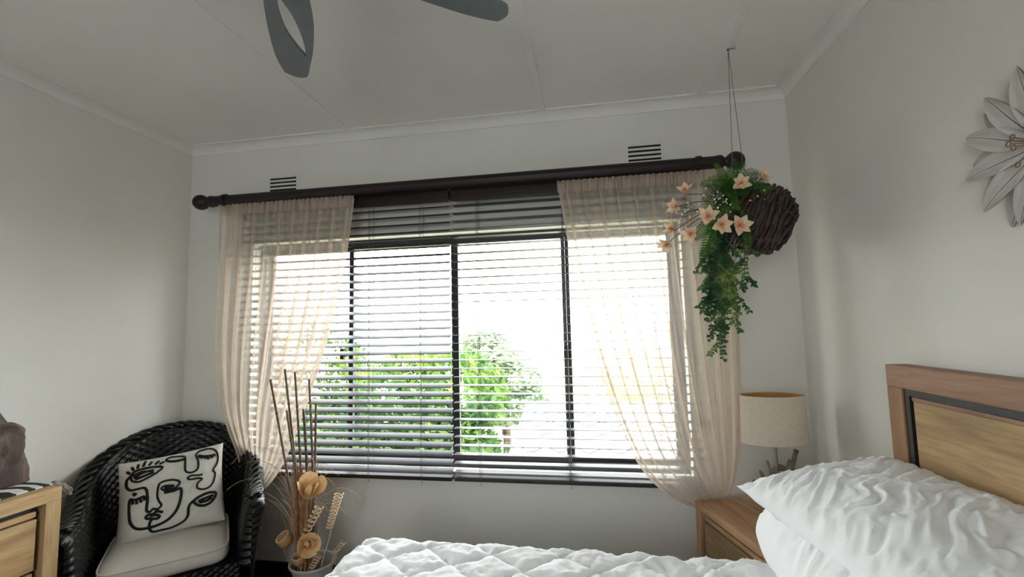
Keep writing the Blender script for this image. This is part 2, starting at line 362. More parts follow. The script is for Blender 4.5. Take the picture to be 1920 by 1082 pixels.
# ------------------------------------------------------------------ venetian blinds
def blind(x0, x1, zbot, tilt, ladders, label, yc, cords):
    t = thing('venetian_blind', ((x0 + x1) / 2, yc, 0), label, 'blind', 'venetian blinds')
    w = x1 - x0; ztop = 2.03; pitch = 0.0432
    MB().box((0, 0.0, 2.062), (w, 0.055, 0.045), None, 0.004).build('headrail', DARKW, t)
    MB().box((0, -0.034, 2.055), (w, 0.012, 0.075), None, 0.004).build('valance', DARKW, t)
    n = int((ztop - zbot - 0.02) / pitch)
    sl = None
    # a slat: gently crowned strip, 50 mm deep
    V = []; F = []; m = 6
    for sx in (-1, 1):
        for i in range(m + 1):
            u = -0.025 + 0.05 * i / m; c = 0.0018 * (1 - (u / 0.025) ** 2)
            V.append((sx * (w / 2 - 0.002), u, c + 0.0011)); V.append((sx * (w / 2 - 0.002), u, c - 0.0011))
    q = 2 * (m + 1)
    for i in range(m):
        a = 2 * i
        F += [(a, a + 2, q + a + 2, q + a), (a + 1, q + a + 1, q + a + 3, a + 3), (a, a + 1, a + 3, a + 2), (q + a, q + a + 2, q + a + 3, q + a + 1)]
    F += [(0, q, q + 1, 1), (2 * m, 2 * m + 1, q + 2 * m + 1, q + 2 * m)]
    for i in range(n):
        z = ztop - 0.03 - i * pitch
        if sl is None: sl = obj_from('slat', V, F, SLAT, t); o = sl
        else: o = bpy.data.objects.new('slat', sl.data); COL.objects.link(o); o.parent = t
        o.location = (0, 0, z); o.rotation_euler = (radians(tilt + random.uniform(-1.2, 1.2)), radians(random.uniform(-0.06, 0.06)), 0)
    zlast = ztop - 0.03 - (n - 1) * pitch
    MB().box((0, 0, zlast - 0.034), (w - 0.004, 0.052, 0.02), None, 0.004).build('bottom_rail', DARKW, t)
    for lx in ladders:
        for yy in (-0.026, 0.026):
            MB().tube([(lx, yy, ztop + 0.02), (lx, yy, zlast - 0.03)], 0.0011, 5).build('ladder_cord', CORD, t)
        MB().tube([(lx + 0.008, -0.029, ztop + 0.02), (lx + 0.008, -0.029, zlast - 0.045), (lx + 0.004, -0.03, zlast - 0.06), (lx + 0.012, -0.028, zlast - 0.052)], 0.001, 5).build('lift_cord', CORD, t)
    for cx, zt, zb in cords:
        c = MB().tube(curve([(cx, -0.046, 2.02), (cx - 0.004, -0.048, 1.4), (cx, -0.05, zb + 0.06), (cx, -0.05, zb)], 6), 0.0016, 5).build('pull_cord', CORD, t)
        MB().lathe([(0.002, zb + 0.028), (0.008, zb + 0.02), (0.012, zb), (0.013, zb - 0.012), (0.009, zb - 0.024), (0.002, zb - 0.028)], 10, Matrix.Translation((cx, -0.05, 0))).build('tassel_bead', DARKW, c)
    return t
blind(-1.965, -0.712, 0.560, 22, (-0.56, -0.19, 0.17, 0.46), 'dark slatted venetian blind with tilted slats, beside the dried flower vase', 2.312, ((-0.585, 0, 1.0),))
blind(-0.704, 0.505, 0.575, 1, (-0.47, -0.02, 0.42), 'dark slatted venetian blind with level slats, behind the curtain by the lamp', 2.316, ((0.585, 0, 0.89),))

# ------------------------------------------------------------------ curtain pole
rod = thing('curtain_pole', (-0.73, 2.225, 2.098), 'thick dark wooden curtain pole with round ball ends above the window', 'curtain pole')
MB().tube([(-1.37, 0, 0), (1.365, 0, 0)], 0.03, 24).build('pole', DARKW, rod)
for s, x0 in ((-1, -1.37), (1, 1.365)):
    f = MB(); M = Matrix.Translation((x0, 0, 0)) @ Matrix.Rotation(s * pi / 2, 4, 'Y')
    f.lathe([(0.031, -0.02), (0.034, 0.0), (0.030, 0.012), (0.020, 0.02), (0.022, 0.028)] + [(0.044 * sin(a), 0.068 - 0.044 * cos(a)) for a in np.linspace(0.55, pi - 0.02, 12)], 24, M)
    smooth_by_angle(f.build('finial', DARKW, rod))
for x in (-1.28, 1.27):
    b = MB(); b.box2((x - 0.012, 0.0, -0.045), (x + 0.012, 0.142, -0.025), None, 0.003); b.box2((x - 0.02, 0.130, -0.08), (x + 0.02, 0.142, 0.03), None, 0.003)
    b.tube([(x - 0.012, 0, 0), (x + 0.012, 0, 0)], 0.036, 20); b.build('bracket', DARKW, rod)

# ------------------------------------------------------------------ sheer curtains
def polyline_at(P, t):
    d = [0]
    for a, b in zip(P, P[1:]): d.append(d[-1] + (b - a).length)
    x = t * d[-1]
    for i in range(len(P) - 1):
        if x <= d[i + 1] or i == len(P) - 2:
            f = (x - d[i]) / max(d[i + 1] - d[i], 1e-9); return P[i].lerp(P[i + 1], f)
def curtain(label, Lp, Rp, folds, seed, origin):
    t = thing('sheer_curtain', origin, label, 'curtain', 'sheer curtains')
    O = Vector(origin); r = random.Random(seed)
    Lc = curve([Vector(p) - O for p in Lp], 10); Rc = curve([Vector(p) - O for p in Rp], 10)
    nu, nv = folds * 25, 90
    ph = [r.uniform(-0.5, 0.5) for _ in range(folds + 1)]; am = [r.uniform(0.6, 1.2) for _ in range(folds + 1)]; wd = [r.uniform(0.06, 0.15) for _ in range(folds + 1)]
    Ls = [polyline_at(Lc, j / nv) for j in range(nv + 1)]; Rs = [polyline_at(Rc, j / nv) for j in range(nv + 1)]
    V = []
    for j in range(nv + 1):
        v = j / nv
        wid = (Rs[j] - Ls[j]).length
        open_ = min(1, v / 0.05)
        for i in range(nu + 1):
            u = i / nu; k = u * folds; c = int(min(k, folds - 1)); f = k - c
            ov = wd[c] * (0.35 + 0.65 * open_)          # width of the doubled-back strip in this fold
            g = np.interp(f, (0.0, 0.32, 0.41, 0.50, 0.59, 0.68, 1.0), (0.0, 0.5 + ov, 0.5 - ov, 0.5 + 0.9 * ov, 0.5 - 0.9 * ov, 0.5 + ov * 0.8, 1.0))
            th = 4 * pi * f + 0.6 * sin(2.3 * v + c); a = am[c]
            uu = (c + g + 0.10 * sin(3.1 * v + 1.7 * c) * v * (0 if c in (0, folds - 1) else 1)) / folds
            P = Ls[j].lerp(Rs[j], uu)
            P = P + Vector((0, -sin(th) * 0.009 * a - 0.008 * cos(2 * pi * f), 0)) * min(1.0, 0.35 + wid)
            V.append(P)
    F = [(j * (nu + 1) + i, j * (nu + 1) + i + 1, (j + 1) * (nu + 1) + i + 1, (j + 1) * (nu + 1) + i) for j in range(nv) for i in range(nu)]
    obj_from('drape', V, F, SHEER, t, True)
    for side, (E0, E1) in (('hem', (Ls, Rs)), ('hem', (Rs, Ls))):
        hm = MB()
        hm.grid(lambda u, v, E0=E0, E1=E1: E0[int(v * nv)].lerp(E1[int(v * nv)], u * 0.013 / max(0.05, (E1[int(v * nv)] - E0[int(v * nv)]).length)) + Vector((0, -0.010 - 0.004 * sin(pi * u), 0)), 3, nv)
        hm.build('hem', SHEERH, t, True)
    # gathered heading tape
    hb = MB(); fr = folds * 3
    def hd(u, v):
        P = Ls[0].lerp(Rs[0], u); w = 2 * pi * u * fr
        return P + Vector((0.003 * sin(w * 1.7), -0.010 - 0.007 * cos(w) - 0.003 * cos(2.3 * w), 0.018 - 0.062 * v))
    hb.grid(hd, fr * 8, 4); hb.build('heading_tape', SHEERH, t, True)
    return t
curtain('sheer cream curtain swept aside towards the black wicker armchair',
        [(-2.035, 2.225, 2.052), (-2.032, 2.225, 1.7), (-2.035, 2.225, 1.30), (-2.00, 2.235, 0.95), (-1.90, 2.25, 0.68), (-1.86, 2.26, 0.48)],
        [(-1.215, 2.225, 2.052), (-1.275, 2.225, 1.65), (-1.39, 2.215, 1.20), (-1.50, 2.205, 0.88), (-1.62, 2.20, 0.62), (-1.80, 2.22, 0.44)], 10, 3, (-1.65, 2.225, 0.44))
curtain('sheer cream curtain tucked behind the wooden nightstand',
        [(-0.131, 2.225, 2.045), (-0.070, 2.225, 1.64), (0.030, 2.225, 1.17), (0.160, 2.22, 0.78), (0.285, 2.22, 0.60), (0.46, 2.24, 0.50)],
        [(0.685, 2.225, 2.045), (0.675, 2.225, 1.6), (0.668, 2.235, 1.2), (0.655, 2.25, 0.85), (0.63, 2.27, 0.65), (0.60, 2.285, 0.56)], 10, 5, (0.3, 2.225, 0.5))

# ------------------------------------------------------------------ wall vents
def vent(x0, x1, z0, z1, label):
    t = thing('air_vent', ((x0 + x1) / 2, YB, (z0 + z1) / 2), label, 'vent', 'wall vents')
    w, h = x1 - x0, z1 - z0
    MB().box2((-w / 2 - 0.012, -0.002, -h / 2 - 0.012), (w / 2 + 0.012, 0.0, h / 2 + 0.012)).build('plate', WALL, t)
    st = h / 5
    for i in range(5):
        z = -h / 2 + st * (i + 0.5)
        MB().box2((-w / 2, -0.0035, z - st * 0.21), (w / 2, -0.0015, z + st * 0.21), None, 0.0008).build('slot', INK, t)
    for i in range(6):
        z = -h / 2 + st * i
        MB().box2((-w / 2, -0.006, z - st * 0.26), (w / 2, -0.002, z + st * 0.26), None, 0.0015).build('louvre', WALL, t)
vent(-1.838, -1.668, 2.150, 2.262, 'slotted wall vent above the curtain on the armchair side')
vent(0.232, 0.396, 2.155, 2.270, 'slotted wall vent near the hanging flower basket')

# ------------------------------------------------------------------ ceiling fan
HX, HY, HZ = -0.690, 0.89, 2.25
fan = thing('ceiling_fan', (HX, HY, HZ), 'grey ceiling fan with long cut-out blades', 'fan')
MB().lathe([(0.01, 0.09), (0.06, 0.085), (0.095, 0.05), (0.10, 0.0), (0.085, -0.04), (0.04, -0.06), (0.005, -0.062)], 28).build('motor_housing', FANG, fan, True)
MB().tube([(0, 0, 0.08), (0, 0, 0.20)], 0.014, 12).build('downrod', FANG, fan)
MB().lathe([(0.02, 0.165), (0.05, 0.18), (0.062, 0.21), (0.062, ZC - HZ)], 24).build('canopy', FANG, fan, True)
def blade_mesh():
    L0, L1 = 0.07, 0.59
    out = [(0.07, -0.035), (0.18, -0.062), (0.30, -0.074), (0.42, -0.070), (0.52, -0.058), (0.575, -0.050), (0.592, -0.036), (0.598, -0.012), (0.590, 0.016), (0.576, 0.028), (0.50, 0.046), (0.40, 0.054), (0.30, 0.056), (0.20, 0.052), (0.07, 0.035)]
    hole = [(0.20, 0.020), (0.28, 0.018), (0.36, 0.004), (0.43, -0.026), (0.465, -0.048), (0.41, -0.045), (0.34, -0.034), (0.27, -0.014)]
    bm = bmesh.new()
    out = [(p.x, p.y) for p in curve([(x, y, 0) for x, y in out], 4)]
    hole = [(p.x, p.y) for p in curve([(x, y, 0) for x, y in hole[:5]], 4)][:-1] + [(p.x, p.y) for p in curve([(x, y, 0) for x, y in hole[4:] + hole[:1]], 4)][:-1]
    vo = [bm.verts.new((x, y, 0)) for x, y in out]; vh = [bm.verts.new((x, y, 0)) for x, y in hole]
    es = [bm.edges.new((v[i], v[(i + 1) % len(v)])) for v in (vo, vh) for i in range(len(v))]
    bmesh.ops.triangle_fill(bm, edges=es, use_beauty=True, use_dissolve=False)
    # drop faces that filled the hole
    for f in [f for f in bm.faces if all(v in vh for v in f.verts)]: bm.faces.remove(f)
    r = bmesh.ops.extrude_face_region(bm, geom=bm.faces[:])
    for v in [g for g in r['geom'] if isinstance(g, bmesh.types.BMVert)]: v.co.z += 0.011
    for v in bm.verts: v.co.z += 0.10 * v.co.y * (1 - 0.4 * v.co.x) - 0.02 * (v.co.x / 0.6) ** 2 + 0.02
    bmesh.ops.recalc_face_normals(bm, faces=bm.faces[:])
    me = bpy.data.meshes.new('blade'); bm.to_mesh(me); bm.free(); me.materials.append(FANG); return me
bl = blade_mesh()
for a in (122, 37, 212, 302):
    part_copy('blade', bl, fan, Matrix.Rotation(radians(a), 4, 'Z'))

# ------------------------------------------------------------------ noise helper
def nz(x, y, z=0.0, oct=3): return mnoise.fractal(Vector((x, y, z)), 1.0, 2.0, oct)

# ------------------------------------------------------------------ bed, quilt, pillows
BX0, BX1, BY0, BY1, BZ = -0.86, 0.915, 0.16, 1.665, 0.545
bed = thing('bed', (0.03, 0.92, 0), 'wooden bed with a panelled headboard against the wall', 'bed')
def B(a): return (a[0] - 0.03, a[1] - 0.92, a[2])
MB().box2(B((BX0 + 0.02, BY0 + 0.02, 0.30)), B((BX1 - 0.005, BY1 - 0.02, BZ - 0.025)), None, 0.04).build('mattress', LINEN, bed)
MB().box2(B((BX0 + 0.03, BY0 + 0.03, 0.10)), B((BX1 - 0.005, BY1 - 0.03, 0.298)), None, 0.01).build('base', ACACIA, bed)
for x in (BX0 + 0.1, BX1 - 0.12):
    for yy in (BY0 + 0.1, BY1 - 0.1): MB().box2(B((x - 0.03, yy - 0.03, 0)), B((x + 0.03, yy + 0.03, 0.10))).build('leg', ACACIA, bed)
hx0, hx1, hy0, hy1, hz = 0.928, 0.990, 0.20, 1.650, 1.198
fw = 0.068
hb = MB().box2(B((0.958, hy0 + fw, 0.45)), B((0.990, hy1 - fw, hz - fw))).build('headboard', BLACKI, bed)
MB().box2(B((hx0, hy0, hz - fw)), B((hx1, hy1, hz)), None, 0.003).build('top_rail', ACACIA, hb)
for a, b in ((hy0, hy0 + fw), (hy1 - fw, hy1)): MB().box2(B((hx0, a, 0.0)), B((hx1, b, hz - fw)), None, 0.003).build('post', ACACIAZ, hb)
for a, b in ((hy0 + fw, hy0 + fw + 0.022), (hy1 - fw - 0.022, hy1 - fw)): MB().box2(B((0.934, a, 0.45)), B((0.958, b, hz - fw))).build('black_liner', BLACKI, hb)
MB().box2(B((0.934, hy0 + fw + 0.022, hz - fw - 0.020)), B((0.958, hy1 - fw - 0.022, hz - fw))).build('black_liner', BLACKI, hb)
MB().box2(B((0.940, hy0 + fw + 0.028, 0.46)), B((0.965, hy1 - fw - 0.028, hz - fw - 0.026)), None, 0.002).build('panel', LIGHTW, hb)
MB().box2(B((0.938, hy0 + fw + 0.026, hz - fw - 0.034)), B((0.957, hy1 - fw - 0.026, hz - fw - 0.022)), None, 0.002).build('ledge', ACACIA, hb)

def quilt():
    t_o = Vector((0.03, 0.92, BZ))
    x0, x1, y0, y1 = BX0 - 0.02, 0.90, BY0 - 0.02, BY1 + 0.02
    drop = 0.34; rad = 0.06; st = 0.0085
    xs = np.arange(x0 - drop, x1 + 1e-6, st); ys = np.arange(y0 - drop, y1 + drop + 1e-6, st)
    nx, ny = len(xs), len(ys); V = np.zeros((ny, nx, 3))
    def fold(e):                     # e = distance past the edge start of rounding; returns (in-plane, down)
        if e <= 0: return e, 0.0
        a = e / rad
        if a < pi / 2: return rad * sin(a), rad * (1 - cos(a))
        return rad + 0.05 * (e - rad * pi / 2), rad + (e - rad * pi / 2)
    fx = [fold((x0 + rad) - x) for x in xs]
    fyl = [fold((y0 + rad) - y) for y in ys]; fyh = [fold(y - (y1 - rad)) for y in ys]
    for j, y in enumerate(ys):
        if fyl[j][0] > 0: Y = (y0 + rad) - fyl[j][0]; dy = fyl[j][1]
        elif fyh[j][0] > 0: Y = (y1 - rad) + fyh[j][0]; dy = fyh[j][1]
        else: Y = y; dy = 0.0
        for i, x in enumerate(xs):
            if fx[i][0] > 0: X = (x0 + rad) - fx[i][0]; dx = fx[i][1]
            else: X = x; dx = 0.0
            z = -max(dx, dy) if (dx < rad or dy < rad) else -sqrt(dx * dx + dy * dy)
            z = -sqrt(dx * dx + dy * dy) if dx + dy < 2 * rad else -max(dx, dy)
            # quilting: curved diamond seams with puffed cells, creased cloth
            wob = 0.018 * sin(9 * x + 3 * y)
            a = (x + 1.25 * y + wob) / 0.235; b = (x - 1.25 * y - wob) / 0.235
            sa = abs(a - round(a)); sb = abs(b - round(b))
            seam = min(sa, sb) * 0.235
            puff = 0.016 * (1 - math.exp(-(seam / 0.020)))
            wr = max(0.0, min(1.0, (x + 0.25) / 0.35))
            cr = 0.005 * nz(x * 16, y * 22, 1.0) - 0.0065 * abs(nz(x * 22 + y * 14, y * 26 - 9 * x, 4.0, 2)) ** 0.8 - 0.004 * abs(nz(x * 40, y * 34 + 12 * x, 2.0, 2))
            cr += 0.7 * wr * (0.010 * nz(x * 9 + 3, y * 12, 7.0, 3) - 0.018 * abs(nz(x * 15, y * 11 + x * 6, 9.0, 3)) ** 0.8)
            h = puff + cr + 0.002
            lat = 1 if dx + dy > rad else 0
            V[j, i] = (X - (h if dx > rad * 0.9 else 0), Y + (h if (dy > rad * 0.9 and y > 1) else 0) - (h if (dy > rad * 0.9 and y < 1) else 0), z + 0.022 + (h if not lat else 0.0 * h))
    V[..., 0] -= 0.03; V[..., 1] -= 0.92
    idx = np.arange(nx * ny).reshape(ny, nx)
    F = np.stack([idx[:-1, :-1], idx[:-1, 1:], idx[1:, 1:], idx[1:, :-1]], -1).reshape(-1, 4)
    o = obj_from('quilt', V.reshape(-1, 3), F, QUILT, None, True); o.location = (0.03, 0.92, BZ)
    tag(o, 'white quilted bedspread with stitched diamond pattern on the bed', 'quilt')
    md = o.modifiers.new('thickness', 'SOLIDIFY'); md.thickness = 0.006; md.offset = -1
    return o
quilt()

def pillow(name, loc, size, rot, label, cat, mat, seed, wr=0.012, group=None, pin=0.10, n=110, round_=2.6, cut=0.0):
    """stuffed cushion: two bulged faces meeting in a seam, pulled-in sides and pointed corners"""
    lx, ly, lz = size; V = []; F = []
    def P(u, v, s):
        a, b = 2 * u - 1, 2 * v - 1
        sx = 1 - pin * (1 - abs(b) ** 2) * 0.0 - pin * (1 - b * b) * a * a
        sy = 1 - pin * (1 - a * a) * b * b
        sx *= 1 - cut * b ** 4; sy *= 1 - cut * a ** 4
        x = a * lx / 2 * sx; y = b * ly / 2 * sy
        hgt = max(0.0, (1 - abs(a) ** round_) * (1 - abs(b) ** round_)) ** 0.55
        e = min(1 - abs(a), 1 - abs(b))
        wx, wy = x * 0.86 + y * 0.5, y * 0.86 - x * 0.5
        dst = nz(x * 5 + seed, y * 5, seed, 2)
        w = wr * (-1.1 * abs(nz(wx * 6 + seed + dst, wy * 27 + 1.6 * dst, s * 2 + seed * 1.7, 3)) ** 0.8 + 0.30) * min(1, e * 5)
        w += wr * 0.9 * nz(x * 5, y * 5, seed + 3, 2) * min(1, e * 4)
        w += wr * 0.3 * sin(34 * (a if abs(b) > abs(a) else b) + 6 * dst) * math.exp(-((e - 0.10) / 0.08) ** 2)
        return (x, y, s * (hgt * lz / 2 + w) if e > 1e-6 else 0.0)
    for s in (1, -1):
        k = len(V)
        V += [P(i / n, j / n, s) for j in range(n + 1) for i in range(n + 1)]
        for j in range(n):
            for i in range(n):
                q = (k + j * (n + 1) + i, k + j * (n + 1) + i + 1, k + (j + 1) * (n + 1) + i + 1, k + (j + 1) * (n + 1) + i)
                F.append(q if s > 0 else q[::-1])
    bm = bmesh.new()
    vs = [bm.verts.new(v) for v in V]
    for f in F: bm.faces.new([vs[i] for i in f])
    bmesh.ops.remove_doubles(bm, verts=bm.verts[:], dist=1e-5)
    me = bpy.data.meshes.new(name); bm.to_mesh(me); bm.free(); me.materials.append(mat)
    me.polygons.foreach_set('use_smooth', [True] * len(me.polygons))
    o = bpy.data.objects.new(name, me); COL.objects.link(o)
    o.matrix_world = Matrix.Translation(loc) @ rot
    return tag(o, label, cat, group)
RY = lambda d: Matrix.Rotation(radians(d), 4, 'Y'); RX = lambda d: Matrix.Rotation(radians(d), 4, 'X'); RZ = lambda d: Matrix.Rotation(radians(d), 4, 'Z')
pillow('bed_pillow', (0.698, 1.250, 0.704), (0.49, 0.84, 0.265), RZ(0) @ RY(-2), 'plump white pillow lying flat on the quilt, under another', 'pillow', LINEN, 2.0, 0.014, 'bed pillows', 0.05, 110, 3.4, 0.17)
pillow('bed_pillow', (0.728, 1.235, 0.848), (0.47, 0.78, 0.175), RZ(8) @ RY(-10) @ RX(2.5), 'white pillow with a pointed corner, on top of the other pillow', 'pillow', LINEN, 5.0, 0.014, 'bed pillows', 0.08)

# ------------------------------------------------------------------ nightstand (turned a little away from the walls)
A = radians(15.8)
NS = thing('nightstand', (0.439 + 0.25 * 0.272 + 0.2 * 0.962, 2.223 - 0.25 * 0.962 + 0.2 * 0.272, 0), 'brown wooden nightstand with recessed drawers beside the bed', 'nightstand', rz=A)
# local: front faces -x, width along y (+-0.25), depth along x (+-0.2)
def carcass(t, dx, dy, h, mt, mtz, fwid, thick, rows, drawm, plinth=0.06):
    """box cabinet whose front (-x) is a proud frame, a black shadow gap and inset drawers"""
    MB().box2((-dx, -dy, h - thick), (dx, dy, h), None, 0.003).build('top', mt, t)
    for s in (-1, 1): MB().box2((-dx, s * dy - (thick if s > 0 else 0), 0), (dx, s * dy + (thick if s < 0 else 0), h - thick), None, 0.002).build('side_panel', mtz, t)
    MB().box2((-dx, -dy + thick, plinth), (dx, dy - thick, plinth + thick), None, 0.002).build('bottom_rail', mt, t)
    MB().box2((-dx + 0.035, -dy + thick, plinth + thick), (dx - 0.004, dy - thick, h - thick)).build('carcass', BLACKI, t)
    z0, z1 = plinth + thick + 0.012, h - thick - 0.016; hh = (z1 - z0) / rows
    for i in range(rows):
        a, b = z0 + i * hh + 0.006, z0 + (i + 1) * hh - 0.004
        d = MB().box2((-dx + 0.014, -dy + thick + 0.016, a), (-dx + 0.034, dy - thick - 0.016, b - 0.026), None, 0.002).build('drawer', drawm, t)
        MB().box2((-dx + 0.018, -dy + thick + 0.016, b - 0.020), (-dx + 0.034, dy - thick - 0.016, b), None, 0.002).build('grip_rail', mt, d)
carcass(NS, 0.20, 0.25, 0.55, NSTOP, NSTOPZ, 0.03, 0.03, 2, LIGHTW)

# ------------------------------------------------------------------ table lamp
lamp = thing('table_lamp', (0.755, 2.125, 0.551), 'table lamp with oval linen shade and driftwood base on the nightstand', 'lamp', rz=radians(8))
MB().box((0, 0, 0.0175), (0.10, 0.155, 0.035), None, 0.003).build('plinth', GREYW, lamp)
MB().tube([(0, 0, 0.035), (0, 0, 0.36)], 0.006, 10).build('stem', STEEL, lamp)
def shade_fn(r0x, r0y, r1x, r1y, z0, z1):
    return lambda u, v: Vector((cos(2 * pi * u) * (r0x + (r1x - r0x) * v), sin(2 * pi * u) * (r0y + (r1y - r0y) * v), z0 + (z1 - z0) * v))
sh = MB().grid(shade_fn(0.137, 0.086, 0.131, 0.082, 0.285, 0.480), 64, 6, closed_u=True).build('shade', SHADEM, lamp, True)
MB().grid(shade_fn(0.1355, 0.0845, 0.1295, 0.0805, 0.2855, 0.4795), 64, 6, closed_u=True).build('shade_lining', SHADEI, sh, True)
for z, rx, ry in ((0.285, 0.1365, 0.0855), (0.480, 0.1305, 0.0815)):
    MB().tube([(cos(a) * rx, sin(a) * ry, z) for a in np.linspace(0, 2 * pi, 65)], 0.0018, 5, False).build('shade_ring', SHADEM, sh)
sp = MB()
for a in (0, 120, 240): sp.tube([(0, 0, 0.40), (0.125 * cos(radians(a)), 0.078 * sin(radians(a)), 0.44)], 0.0015, 5)
sp.build('spider', STEEL, lamp)
MB().lathe([(0.014, 0.33), (0.016, 0.36), (0.014, 0.38)], 12).build('socket', STEEL, lamp)
bl_ = MB().lathe([(0.012, 0.38), (0.020, 0.41), (0.026, 0.43), (0.020, 0.452), (0.004, 0.46)], 14).build('bulb', LINEN, lamp, True)
rd = random.Random(4)
DW = [((-0.055, 0.0, 0.03), (-0.045, 0.01, 0.11), (-0.07, 0.0, 0.165), 0.009), ((-0.03, -0.03, 0.03), (-0.035, -0.03, 0.13), (-0.052, -0.03, 0.215), 0.007),
      ((-0.07, -0.01, 0.125), (-0.04, -0.015, 0.140), (0.0, -0.02, 0.168), 0.009), ((0.0, -0.03, 0.03), (0.01, -0.03, 0.12), (0.05, -0.02, 0.215), 0.013),
      ((0.03, 0.02, 0.03), (0.07, 0.02, 0.16), (0.098, 0.02, 0.245), 0.011), ((-0.02, 0.03, 0.10), (0.02, 0.03, 0.17), (0.075, 0.02, 0.145), 0.015),
      ((0.02, -0.04, 0.04), (0.05, -0.045, 0.10), (0.09, -0.04, 0.12), 0.010), ((-0.04, 0.04, 0.04), (-0.06, 0.03, 0.09), (-0.09, 0.02, 0.12), 0.008)]
for a, b, c, r in DW:
    pts = curve([a, b, c], 5); M = len(pts)
    MB().tube(pts, [1.3 * r * (1 - 0.35 * i / M) * rd.uniform(0.85, 1.15) for i in range(M)], 8, True, 0.8).build('driftwood_stick', DRIFT, lamp, True)

# ------------------------------------------------------------------ hanging basket with silk flowers
C0 = Vector((0.66, 1.936, 1.80))
hk = thing('hanging_basket', C0, 'dark wicker basket of silk flowers and trailing greenery hung on twine', 'flower basket')
hook = Vector((0.614, 1.936, ZC)) - C0
axis = Vector((0.86, -0.16, -0.36)).normalized()
c0 = Vector((-0.078, 0.0, -0.012))              # mouth centre
e1 = axis.cross(Vector((0, 1, 0))).normalized(); e2 = axis.cross(e1).normalized()
prof = [(0.0, 0.098), (0.03, 0.112), (0.07, 0.128), (0.11, 0.135), (0.15, 0.130), (0.185, 0.112), (0.21, 0.085), (0.225, 0.05)]
def prof_r(s):
    for (a, ra), (b, rb) in zip(prof, prof[1:]):
        if s <= b: return ra + (rb - ra) * (s - a) / (b - a)
    return prof[-1][1]
def bpt(s, th, dr=0.0): r = prof_r(s) + dr; return c0 + axis * s + e1 * (cos(th) * r) + e2 * (sin(th) * r)
body = MB()
body.grid(lambda u, v: bpt(0.225 * v, 2 * pi * u, -0.010), 40, 14, closed_u=True)
body.F.append(tuple(14 * 40 + i for i in range(40)))
body = body.build('basket', WICKD, hk, True)
NR = 17
for i in range(NR):
    s0 = 0.225 * (i + 0.3) / NR; b = MB(); rr = random.Random(i); ph = rr.uniform(0, 6)
    pts = [bpt(min(0.224, max(0.0, s0 + 0.010 * sin(th * 2 + ph) + 0.012 * sin(th + 0.8))), th, 0.0055 * cos(11 * th + i * pi)) for th in np.linspace(0, 2 * pi, 89)]
    b.tube(pts, [0.0078 * rr.uniform(0.85, 1.15) if j not in (0, 88) else 0.0078 for j in range(89)], 7, False, 0.85); b.build('weaver', WICKD, body, True)
for i in range(11):
    th = 2 * pi * i / 11
    MB().tube([bpt(s, th + 1.2 * s) for s in np.linspace(0.0, 0.224, 12)], 0.0045, 6).build('stake', WICKD, body, True)
MB().tube([bpt(0.0, th, 0.004 + 0.003 * sin(14 * th)) for th in np.linspace(0, 2 * pi, 60)], 0.0105, 8, False).build('rim', WICKD, body, True)
tops = sorted([bpt(0.004, th) for th in np.linspace(0, 2 * pi, 40)], key=lambda p: -p.z)
topsb = sorted([bpt(0.06, th) for th in np.linspace(0, 2 * pi, 40)], key=lambda p: -p.z)
MB().tube([hook, Vector((-0.060, -0.004, 0.17)), tops[0]], 0.0013, 5).build('twine', TWINE, hk)
MB().tube([hook, Vector((-0.018, 0.002, 0.17)), topsb[0]], 0.0013, 5).build('twine', TWINE, hk)
kn = MB(); kn.ball(tuple(hook + Vector((0, 0, -0.006))), 0.006); kn.tube([hook + Vector((0, 0, -0.008)), hook + Vector((0.018, -0.004, -0.006)), hook + Vector((0.028, -0.012, -0.002))], 0.0011, 5)
kn.tube([hook + Vector((0, 0, -0.008)), hook + Vector((0.012, -0.01, -0.012)), hook + Vector((0.024, -0.02, -0.020))], 0.0011, 5); kn.build('knot', TWINE, hk)

def fern(tip, base, lift, nleaf, lw, rnd):
    a, c = Vector(base), Vector(tip); mid = (a + c) / 2 + Vector((rnd.uniform(-.02, .02), -0.03, lift))
    pts = curve([a, mid, c], 9); n = len(pts); b = MB(); b.tube(pts, [0.0018 * (1 - 0.7 * i / n) for i in range(n)], 5)
    L = (c - a).length
    for i in range(nleaf):
        t = 0.12 + 0.88 * i / nleaf; p = polyline_at(pts, t); d = (polyline_at(pts, min(1, t + 0.04)) - polyline_at(pts, max(0, t - 0.04))).normalized()
        side = d.cross(Vector((0.2, -1, 0.35))).normalized()
        ln = lw * (sin(pi * (0.12 + 0.86 * t)) ** 0.7 + 0.1)
        for s in (-1, 1):
            q = p + side * (s * ln) + d * ln * 0.45 + Vector((0, rnd.uniform(-.006, .006), -0.12 * ln)); w = d * (L / nleaf * 0.36)
            m1 = p.lerp(q, 0.5); up = Vector((0, -0.003, 0.003))
            b.add([p - w * 0.5, m1 - w * 1.0 + up, q, m1 + w * 1.0 + up, p + w * 0.5], [(0, 1, 2, 3, 4)])
    return b.build('fern_frond', FERN, hk)
rf = random.Random(11)
FB = (-0.088, -0.02, 0.01)
tips = [(-0.183, -0.006, 0.038), (-0.124, -0.006, 0.194), (-0.016, -0.006, 0.187), (0.031, -0.13, 0.005), (-0.058, -0.136, -0.181), (-0.227, -0.096, -0.22),
 (-0.244, -0.076, -0.132), (-0.162, -0.076, 0.088), (-0.002, -0.12, 0.10), (-0.09, -0.136, -0.042), (-0.161, -0.006, 0.132),
        (-0.03, -0.14, -0.12), (-0.07, -0.10, 0.12), (-0.10, -0.11, 0.10), (-0.20, -0.05, 0.10), (-0.14, -0.15, -0.07), (-0.19, -0.12, -0.05), (0.02, -0.10, 0.06), (-0.05, -0.14, 0.02), (-0.13, -0.13, 0.02)]
